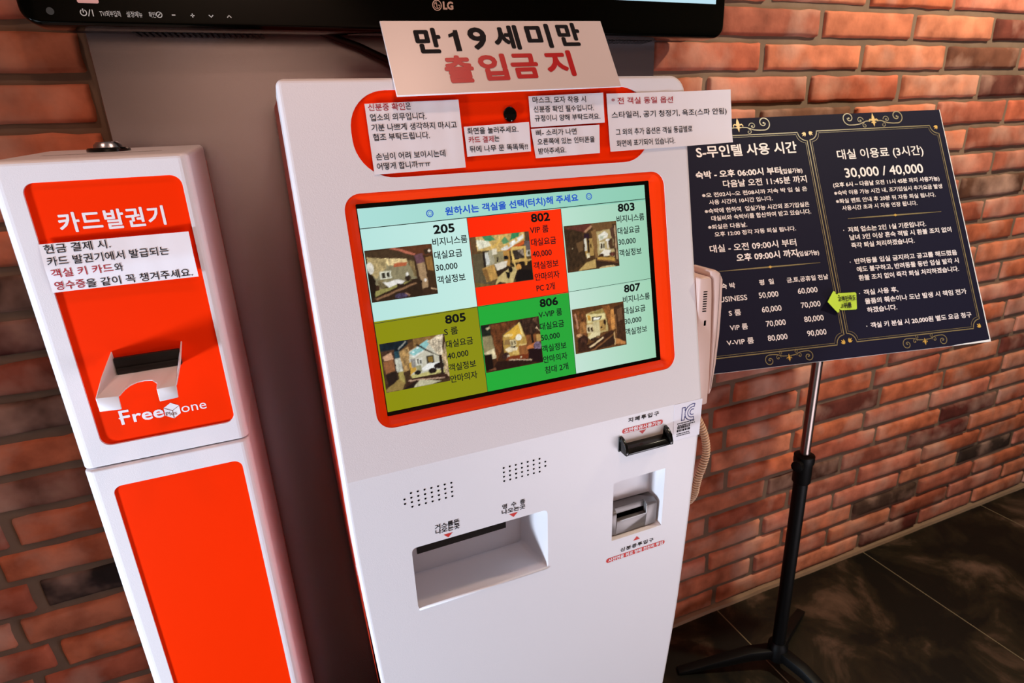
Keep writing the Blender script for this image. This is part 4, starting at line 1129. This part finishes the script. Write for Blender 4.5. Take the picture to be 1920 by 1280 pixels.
f = MB(); f.poly([FU.p(u, v, -.0034) for u, v in hole1])
upan = obj('upper_panel', f, ORANGE, disp); upan['label'] = 'upper orange panel with lettering and card mouth'
f = MB(); f.poly([FLo.p(u, v, -.0021) for u, v in hole2])
lpan = obj('lower_panel', f, ORANGE, disp); lpan['label'] = 'plain lower orange panel'
pw = -.0031
f = MB(); write(f, LK, '카드발권기', 0.0534, 0.1635, 1.3547, 0.0232, bold=.0006, w=pw, spacing=1.06)
obj('title_lettering', f, WPRINT, upan)
f = MB()
def frib(pts, wd): ribbon(f, LK, pts, wd, pw)
write(f, LK, 'F', 0.0570, 0.0680, 1.0992, 0.0195, bold=.0004, latin=True, w=pw)
frib([(0.0552, 1.1085), (0.0668, 1.1085)], .0019)
write(f, LK, 'ree', 0.0715, 0.1070, 1.0998, 0.0112, bold=.0005, latin=True, w=pw)
write(f, LK, 'one', 0.1290, 0.1600, 1.1005, 0.0092, latin=True, w=pw)
hexc = (0.1180, 1.1062)
f.poly([LK.p(hexc[0] + .0108 * math.cos(R(a)), hexc[1] + .0116 * math.sin(R(a)), pw) for a in range(30, 390, 60)])
lg = obj('maker_lettering', f, WPRINT, upan)
f = MB()
for a in (30, 150, 270): ribbon(f, LK, [hexc, (hexc[0] + .0108 * math.cos(R(a)), hexc[1] + .0112 * math.sin(R(a)))], .0007, pw + .0003)
write(f, LK, 'Plus', hexc[0] - .0085, hexc[0] + .0045, hexc[1] - .0066, .0056, latin=True, w=pw + .0003)
obj('cube_lines', f, mat('grey_print', (140, 96, 84), 0.5), lg)
# card mouth and tray
f = MB(); f.prism(LK, [(0.0690, 1.1715), (0.1445, 1.1715), (0.1445, 1.1930), (0.0690, 1.1930)], -.0034, .0030)
f.prism(LK, [(0.0695, 1.1715), (0.1440, 1.1715), (0.1440, 1.1800), (0.0695, 1.1800)], .0030, .0052)
ms = obj('card_mouth', f, BLACKM, upan, bevel=.0012, bseg=2); ms['label'] = 'black card mouth'
f = MB()
P_ = LK.p
lw = .055
front = [(0.0545, 1.1622, lw), (0.0775, 1.1605, lw)]
cut = [(0.0790, 1.1608, lw - .002), (0.0800, 1.1616, lw - .006), (0.0830, 1.1636, lw - .013), (0.0880, 1.1655, lw - .020), (0.0950, 1.1668, lw - .024), (0.1030, 1.1672, lw - .0245), (0.1120, 1.1668, lw - .022), (0.1180, 1.1645, lw - .014)]
front2 = [(0.1190, 1.1610, lw), (0.1400, 1.1618, lw)]
edge = front + cut + front2
bk0, bk1 = (0.0700, 1.1722, -.003), (0.1410, 1.1725, -.003)
n = len(edge)
backs = [tuple(bk0[k] + (bk1[k] - bk0[k]) * (e[0] - edge[0][0]) / (edge[-1][0] - edge[0][0]) for k in range(3)) for e in edge]
for i in range(n - 1):
    f.add([P_(*edge[i]), P_(*edge[i + 1]), P_(*backs[i + 1]), P_(*backs[i])], [(0, 1, 2, 3)])
f.add([P_(0.0545, 1.1622, lw), P_(0.0540, 1.1442, lw), P_(0.0770, 1.1425, lw), P_(0.0775, 1.1605, lw)], [(0, 1, 2, 3)])
f.add([P_(0.1190, 1.1610, lw), P_(0.1190, 1.1440, lw), P_(0.1400, 1.1452, lw), P_(0.1400, 1.1618, lw)], [(0, 1, 2, 3)])
f.add([P_(0.0690, 1.2015, -.003), P_(0.0700, 1.1722, -.003), P_(0.0545, 1.1622, lw), P_(0.0600, 1.1800, .028)], [(0, 1, 2, 3)])
f.add([P_(0.1480, 1.2020, -.003), P_(0.1470, 1.1860, .026), P_(0.1400, 1.1618, lw), P_(0.1410, 1.1725, -.003)], [(0, 1, 2, 3)])
ct = obj('card_tray', f, SMOOTHW, disp, bevel=.0005, bseg=1, solid=.0016); ct['label'] = 'white card tray with a thumb notch'
# lock on top
kc = Vector((-0.1930, -0.160, 1.4440))
f = MB(); f.lathe(kc, (0, 0, 1), [(-.002, .0260), (.0030, .0260), (.0050, .0240)], 24)
kl = obj('lock_collar', f, BLACKP, disp, smooth=True, autosmooth=30)
f = MB(); f.lathe(kc, (0, 0, 1), [(.002, .0185), (.0090, .0165), (.0125, .0130), (.0130, .0005)], 24)
obj('lock_barrel', f, STEEL, kl, smooth=True, autosmooth=30)
f = MB(); f.add([(-0.255, -0.2215, 1.4422), (-0.122, -0.2215, 1.4422), (-0.122, -0.2165, 1.4424), (-0.255, -0.2165, 1.4424)], [(0, 1, 2, 3)])
obj('lid_gap', f, mat('gap_shadow', (96, 70, 68), 0.8), up_h)

paper('white four-line paper notice taped on the narrow dispenser above its card mouth', LK, [(0.0282, 1.2859), (0.1870, 1.2862), (0.1869, 1.3442), (0.0288, 1.3440)],
      [('k', '현금 결제 시.', 0.0325, 0.0998, 1.3325), ('k', '카드 발권기에서 발급되는', 0.0325, 0.1601, 1.3180), ('r', '객실 키 카드', 0.0330, 0.0962, 1.3036), ('k', '와', 0.0981, 0.1068, 1.3034),
       ('r', '영수증', 0.0325, 0.0633, 1.2883), ('k', '을 같이 꼭 챙겨주세요.', 0.0645, 0.1808, 1.2876)], .0108, w=.0012, seed=8, curl=.003, loose=.003)

# ================================================================== PRICE BOARD ON A STAND
BF = Frame((1.0150, -0.3200, 0.9607), (0.97942145, -0.20182573, 0.0), (0.08981053, 0.43583322, 0.8955353))
U0, U1, V0, V1 = -0.2740, 0.4280, 0.0035, 0.5525
bst = thing('price_board', 'navy price board with gold ornament and white lettering on a black tripod stand', 'sign board', (1.105, -0.245, 0.0))
f = MB(); f.prism(BF, [(U0, V0 - .0015), (U1 + .0018, V0 - .0015), (U1 + .0005, V1), (U0, V1)], -0.007, -0.0002)
bd = obj('board', f, FOAM, bst)
f = MB(); f.poly([BF.p(u, v, 0) for u, v in [(U0, V0 - .001), (0.33, V0 - .001), (0.345, V0 + .0005), (U1 - .001, V0 + .0035), (U1 - .001, V1), (U0, V1)]])
f.strip([BF.p(u, v, -.0068) for u, v in [(U1 - .001, V0 + .0035), (U1 - .001, V1), (U0, V1), (U0, V0 - .001)]], [BF.p(u, v, 0) for u, v in [(U1 - .001, V0 + .0035), (U1 - .001, V1), (U0, V1), (U0, V0 - .001)]], closed=False)
pr = obj('printed_face', f, NAVY, bst)
# gold frames
f = MB(); gb = MB()
def flush_gold(name, bright=None):
    global f, gb
    if f.v: o_ = obj(name, f, GOLD, pr)
    if gb.v: obj(bright or name, gb, GOLDB, pr)
    f = MB(); gb = MB()
def frame_border(u0, v0, u1, v1):
    for d, wd in ((0, .0020), (.0044, .0008)):
        a, b, c, e, q = u0 + d, v0 + d, u1 - d, v1 - d, .020
        pts = []
        for (cx, cy, a0, a1) in ((a, b, 90, 0), (c, b, 180, 90), (c, e, 270, 180), (a, e, 360, 270)):
            pts.append([(cx + q * math.cos(R(t)), cy + q * math.sin(R(t))) for t in ([a0 + (a1 - a0) * k / 8 for k in range(9)])])
        loop = pts[0] + pts[1] + pts[2] + pts[3] + [pts[0][0]]
        ribbon(f, BF, loop, wd, .0004)
    for (cx, cy, sx, sy) in ((u0, v0, 1, 1), (u1, v0, -1, 1), (u1, v1, -1, -1), (u0, v1, 1, -1)):
        if f.v: flush_gold('gold_border')
        for a, l in ((20, .011), (45, .013), (70, .011)):
            ux, uy = math.cos(R(a)) * sx, math.sin(R(a)) * sy
            ribbon(gb, BF, [(cx + ux * .002, cy + uy * .002), (cx + ux * l * .6, cy + uy * l * .6), (cx + ux * l, cy + uy * l)], [.0012, .0036, .0006], .0005)
        flush_gold('corner_floret')
def scroll(cx, cy, r, a0, turns, sgn, wd):
    pts = []
    for k in range(41):
        t = k / 40; a = R(a0) + sgn * t * turns * 2 * math.pi; q = r * (1 - .80 * t)
        pts.append((cx + q * math.cos(a), cy + q * math.sin(a)))
    return pts
def ornament(uc, vb, s=1.0, flip=1):
    for sg_ in (-1, 1):
        o1 = scroll(uc + sg_ * .062 * s, vb + flip * .026 * s, .0165 * s, -90, 1.25, sg_ * 1, .002)
        if flip < 0: o1 = [(u, 2 * (vb + flip * .026 * s) - v) for u, v in o1]
        pts = [(uc + sg_ * .004 * s, vb + flip * .018 * s), (uc + sg_ * .020 * s, vb + flip * .017 * s), (uc + sg_ * .036 * s, vb + flip * .011 * s), (uc + sg_ * .050 * s, vb + flip * .0095 * s)]
        ribbon(f, BF, pts + o1, .0022 * s, .0005)
        o2 = scroll(uc + sg_ * .034 * s, vb + flip * .020 * s, .0085 * s, 180 if sg_ > 0 else 0, 1.1, -sg_, .0015)
        ribbon(f, BF, o2, .0015 * s, .0005)
        o3 = scroll(uc + sg_ * .024 * s, vb + flip * .007 * s, .0062 * s, 90, 1.1, -sg_, .0012)
        ribbon(f, BF, o3, .0013 * s, .0005)
        disc(f, BF, uc + sg_ * .062 * s, vb + flip * .026 * s, .0022 * s, .0006, 10); disc(f, BF, uc + sg_ * .034 * s, vb + flip * .020 * s, .0014 * s, .0006, 10)
def lily(uc, vb, s=1.0):
    gb.poly([BF.p(uc + x * s, vb + y * s, .0007) for x, y in ((0, -.0145), (.0026, -.006), (.0042, .003), (.0030, .009), (0, .0185), (-.0030, .009), (-.0042, .003), (-.0026, -.006))])
    for sg_ in (-1, 1):
        ribbon(gb, BF, [(uc + sg_ * .001 * s, vb - .002 * s), (uc + sg_ * .0045 * s, vb + .0025 * s), (uc + sg_ * .0085 * s, vb + .0035 * s), (uc + sg_ * .0115 * s, vb + .0005 * s), (uc + sg_ * .0108 * s, vb - .0025 * s)], [.0015 * s, .0032 * s, .0030 * s, .0020 * s, .0008 * s], .0007)
    ribbon(gb, BF, [(uc - .0060 * s, vb - .0042 * s), (uc + .0060 * s, vb - .0042 * s)], .0022 * s, .0008)
frame_border(-0.2540, 0.0330, 0.0720, 0.5130)
frame_border(0.0790, 0.0350, 0.4120, 0.5145)
ornament(-0.0880, 0.5130); lily(-0.0880, 0.5345); flush_gold('gold_scroll', 'gold_lily')
ornament(0.2480, 0.5150); lily(0.2480, 0.5325); flush_gold('gold_scroll', 'gold_lily')
ornament(-0.0640, 0.0350, .72, -1); lily(-0.0640, 0.0170, .5); flush_gold('gold_scroll', 'gold_lily')
ornament(0.2640, 0.0360, .72, -1); lily(0.2640, 0.0180, .5); flush_gold('gold_scroll', 'gold_lily')
for ua, ub_, v in ((-0.1901, 0.0483, 0.2144), (0.1349, 0.3739, 0.3074)):
    m_ = (ua + ub_) / 2
    ribbon(f, BF, [(ua, v), ((ua + m_) / 2, v), (m_ - .004, v), (m_ + .004, v), ((ub_ + m_) / 2, v), (ub_, v)], [.0006, .0024, .0030, .0030, .0024, .0006], .0005)
    gb.poly([BF.p(m_ + x, v + y, .0008) for x, y in ((-.0050, 0), (0, -.0030), (.0050, 0), (0, .0030))])
    flush_gold('gold_rule', 'rule_diamond')
f = MB()
def bw(s_, u0, u1, v, h, b=.0003, lt=False): write(f, BF, s_, u0, u1, v, h, bold=b, w=.0006, latin=lt)
bw('S-무인텔 사용 시간', -0.1957, 0.0426, 0.4660, .0270, .0006)
bw('숙박 - 오후 06:00시 부터', -0.2056, -0.0050, 0.4195, .0165, .0005); bw('(입실가능)', -0.0040, 0.0461, 0.4195, .0115, .0003)
bw('다음날 오전 11:45분 까지', -0.1462, 0.0525, 0.3965, .0165, .0003)
bw('※오 전02시~오 전08시까 지숙 박 입 실 은', -0.1989, 0.0493, 0.3770, .0105, .0002)
bw('사용 시간이 10시간 입니다.', -0.1856, -0.0377, 0.3605, .0105, .0002)
bw('※숙박에 한하여  입실가능 시간외 조기입실은', -0.1986, 0.0476, 0.3412, .0112, .0002)
bw('대실비와 숙박비를 합산하여 받고 있습니다.', -0.1865, 0.0484, 0.3246, .0112, .0002)
bw('※퇴실은 다음날.', -0.1971, -0.1075, 0.3062, .0105, .0002)
bw('오후 12:00 정각 자동 퇴실 됩니다.', -0.1851, 0.0048, 0.2896, .0105, .0002)
bw('대실 - 오전 09:00시 부터', -0.2014, -0.0005, 0.2556, .0165, .0003)
bw('오후 09:00시 까지', -0.1443, -0.0020, 0.2322, .0165, .0005); bw('(입실가능)', -0.0010, 0.0491, 0.2320, .0112, .0003)
bw('숙 박', -0.1900, -0.1584, 0.1762, .0120); bw('평  일', -0.1024, -0.0690, 0.1770, .0120); bw('금,토,공휴일 전날', -0.0380, 0.0603, 0.1766, .0115, .0002)
for k, (nm, a, b, lt) in enumerate((('BUSINESS', -0.2080, -0.1361, True), ('S 룸', -0.1828, -0.1556, False), ('VIP 룸', -0.1856, -0.1457, False), ('V-VIP 룸', -0.1983, -0.1374, False))):
    v = (0.1487, 0.1178, 0.0870, 0.0563)[k]
    bw(nm, a, b, v, .0110 if lt else .0130, .0002, lt)
    bw(('50,000', '60,000', '70,000', '80,000')[k], (-0.1085, -0.1072, -0.1031, -0.1049)[k], (-0.0635, -0.0621, -0.0582, -0.0600)[k], v - .001, .0135, .0002, True)
    bw(('60,000', '70,000', '80,000', '90,000')[k], (-0.0170, -0.0154, -0.0141, -0.0132)[k], (0.0292, 0.0302, 0.0315, 0.0318)[k], v, .0135, .0002, True)
bw('대실 이용료 (3시간)', 0.1393, 0.3600, 0.4445, .0235, .0003)
bw('30,000 / 40,000', 0.1496, 0.3495, 0.3985, .0245, .0005, True)
bw('(오후 6시 ~ 다음날 오전 11시 45분 까지 사용가능)', 0.1147, 0.3867, 0.3805, .0110, .0003)
bw('※숙박 이용 가능 시간 내, 조기입실시 추가요금 발생', 0.1136, 0.3897, 0.3620, .0108, .0002)
bw('※퇴실 멘트 안내 후 20분 뒤 자동 퇴실 됩니다.', 0.1140, 0.3674, 0.3432, .0108, .0002)
bw('사용시간 초과 시 자동 연장 됩니다.', 0.1260, 0.3160, 0.3266, .0108, .0002)
for s_, a, b, v in (('저희 업소는 2인 1실 기준입니다.', 0.1302, 0.3268, 0.2762), ('남녀 3인 이상 혼숙 적발 시 환불 조치 없이', 0.1306, 0.3890, 0.2585), ('즉각 퇴실 처리하겠습니다.', 0.1307, 0.2887, 0.2400),
                    ('반려동물 입실 금지라고 공고를 해드렸음', 0.1314, 0.3908, 0.2045), ('에도 불구하고, 반려동물 동반 입실 발각 시', 0.1328, 0.3908, 0.1858), ('환불 조치 없이 즉각 퇴실 처리하겠습니다.', 0.1337, 0.3865, 0.1667),
                    ('객실 사용 후,', 0.1386, 0.2230, 0.1338), ('물품의 훼손이나 도난 발생 시 책임 전가', 0.1374, 0.3934, 0.1141), ('하겠습니다.', 0.1385, 0.2118, 0.0948), ('객실 키 분실 시 20,000원 별도 요금 청구', 0.1400, 0.3934, 0.0608)):
    bw(s_, a, b, v, .0122, .0003)
for u, v in ((0.1190, 0.2815), (0.1200, 0.2095), (0.1276, 0.1385), (0.1300, 0.0660)): disc(f, BF, u, v, .0011, .0006, 10)
obj('board_lettering', f, BTEXT, pr)
# stand
px, py = 1.105, -0.245
f = MB(); f.tube([(px, py, 0.60), (px, py, 1.06)], .0115, 16)
obj('upper_pole', f, POLE, bst, smooth=True, autosmooth=50)
f = MB(); f.tube([(px, py, 0.045), (px, py, 0.645)], .0170, 16)
obj('lower_pole', f, LEGB, bst, smooth=True, autosmooth=50)
f = MB(); f.lathe((px, py, 0.600), (0, 0, 1), [(0, .0190), (.004, .0215), (.052, .0215), (.058, .0240), (.076, .0240), (.080, .0180)], 20)
cl = obj('clamp_collar', f, LEGB, bst, smooth=True, autosmooth=35)
f = MB()
kd = Vector((-0.9, -0.35, 0.05)).normalized(); k0 = Vector((px, py, 0.660)) + kd * .018
f.tube([k0, k0 + kd * .016], .005, 8)
f.tube([k0 + kd * .012, k0 + kd * .014, k0 + kd * .026, k0 + kd * .028], [.010, .0135, .0135, .010], 10)
obj('clamp_knob', f, LEGB, cl, smooth=True, autosmooth=35)
f = MB()
at = BF.p(0.088, 0.10, -.0075)
f.box(px - .018, px + .018, py - .030, py + .016, 1.015, 1.045)
f.add([at + BF.a * s - BF.b * .04 for s in (-.05, .05)] + [at + BF.a * s + BF.b * .04 for s in (.05, -.05)] + [at + BF.a * s - BF.b * .04 - BF.n * .006 for s in (-.05, .05)] + [at + BF.a * s + BF.b * .04 - BF.n * .006 for s in (.05, -.05)],
      [(0, 1, 2, 3), (7, 6, 5, 4), (0, 4, 5, 1), (1, 5, 6, 2), (2, 6, 7, 3), (3, 7, 4, 0)])
obj('board_bracket', f, LEGB, bst, bevel=.001, bseg=1)
f = MB(); f.lathe((px, py, 0.030), (0, 0, 1), [(0, .012), (.004, .026), (.050, .026), (.060, .019)], 18)
hub = obj('base_hub', f, LEGB, bst, smooth=True, autosmooth=35)
for ex_, ey_ in ((-0.262, 0.095), (0.048, -0.245), (0.22, 0.115)):
    f = MB(); d = Vector((ex_, ey_, 0)); L_ = d.length; d.normalize(); s_ = Vector((-d.y, d.x, 0))
    prof = [(0.015, .070, .040), (0.08, .066, .036), (L_ * .6, .042, .018), (L_ * .93, .014, .002), (L_, .009, .0)]
    top, bot = [], []
    vs = []
    for t, zt, zb_ in prof:
        c0 = Vector((px, py, 0)) + d * t; hw = .016 - .004 * t / L_
        vs += [c0 + s_ * hw + Vector((0, 0, zb_)), c0 - s_ * hw + Vector((0, 0, zb_)), c0 - s_ * hw + Vector((0, 0, zt)), c0 + s_ * hw + Vector((0, 0, zt))]
    fs = [(0, 1, 2, 3), tuple(len(vs) - 4 + k for k in (3, 2, 1, 0))]
    for i in range(len(prof) - 1):
        for k in range(4):
            a = i * 4 + k; b = i * 4 + (k + 1) % 4
            fs.append((a, a + 4, b + 4, b))
    f.add(vs, fs)
    obj('leg', f, LEGB, bst, bevel=.003, bseg=2)

# ================================================================== ARROW NOTE
ar = thing('arrow_note', 'lime green arrow-shaped sticky note with handwriting on the navy board', 'sticky note', BF.p(.09, .124, .001))
shape = [(0.0384, 0.1256), (0.0625, 0.1484), (0.0645, 0.1490), (0.0662, 0.1478), (0.0672, 0.1440), (0.1170, 0.1420), (0.1195, 0.1398), (0.1142, 0.1062), (0.1115, 0.1045), (0.0690, 0.1064), (0.0672, 0.1022), (0.0655, 0.1010), (0.0630, 0.1022)]
def aw(u, v): return .0012 + .012 * max(0, (0.085 - u) / .047) ** 1.6
def sub(poly, n=6):
    out = []
    for i in range(len(poly)):
        a, b = poly[i], poly[(i + 1) % len(poly)]
        for k in range(n): out.append((a[0] + (b[0] - a[0]) * k / n, a[1] + (b[1] - a[1]) * k / n))
    return out
ol = sub(shape, 4); cen = (0.088, 0.125)
f = MB(); rings = []
for t in (1, .75, .5, .25, .02):
    rings.append([(cen[0] + (u - cen[0]) * t, cen[1] + (v - cen[1]) * t) for u, v in ol])
for A_, B_ in zip(rings, rings[1:]):
    f.strip([BF.p(u, v, aw(u, v)) for u, v in A_], [BF.p(u, v, aw(u, v)) for u, v in B_])
f.add([BF.p(u, v, aw(u, v)) for u, v in rings[-1]], [tuple(range(len(ol)))])
obj('sheet', f, LIME, ar, smooth=True)
f = MB()
write(f, BF, '고객만족도', 0.0712, 0.1150, 0.1248, .0115, bold=.0003, w=.0032); write(f, BF, '1위룸', 0.0790, 0.1010, 0.1098, .0115, bold=.0004, w=.0032)
obj('handwriting', f, INK, ar)

# ------------------------------------------------------------------ tidy up the lettering source
bpy.data.objects.remove(_to); bpy.data.curves.remove(_tc); bpy.data.scenes.remove(_ts)
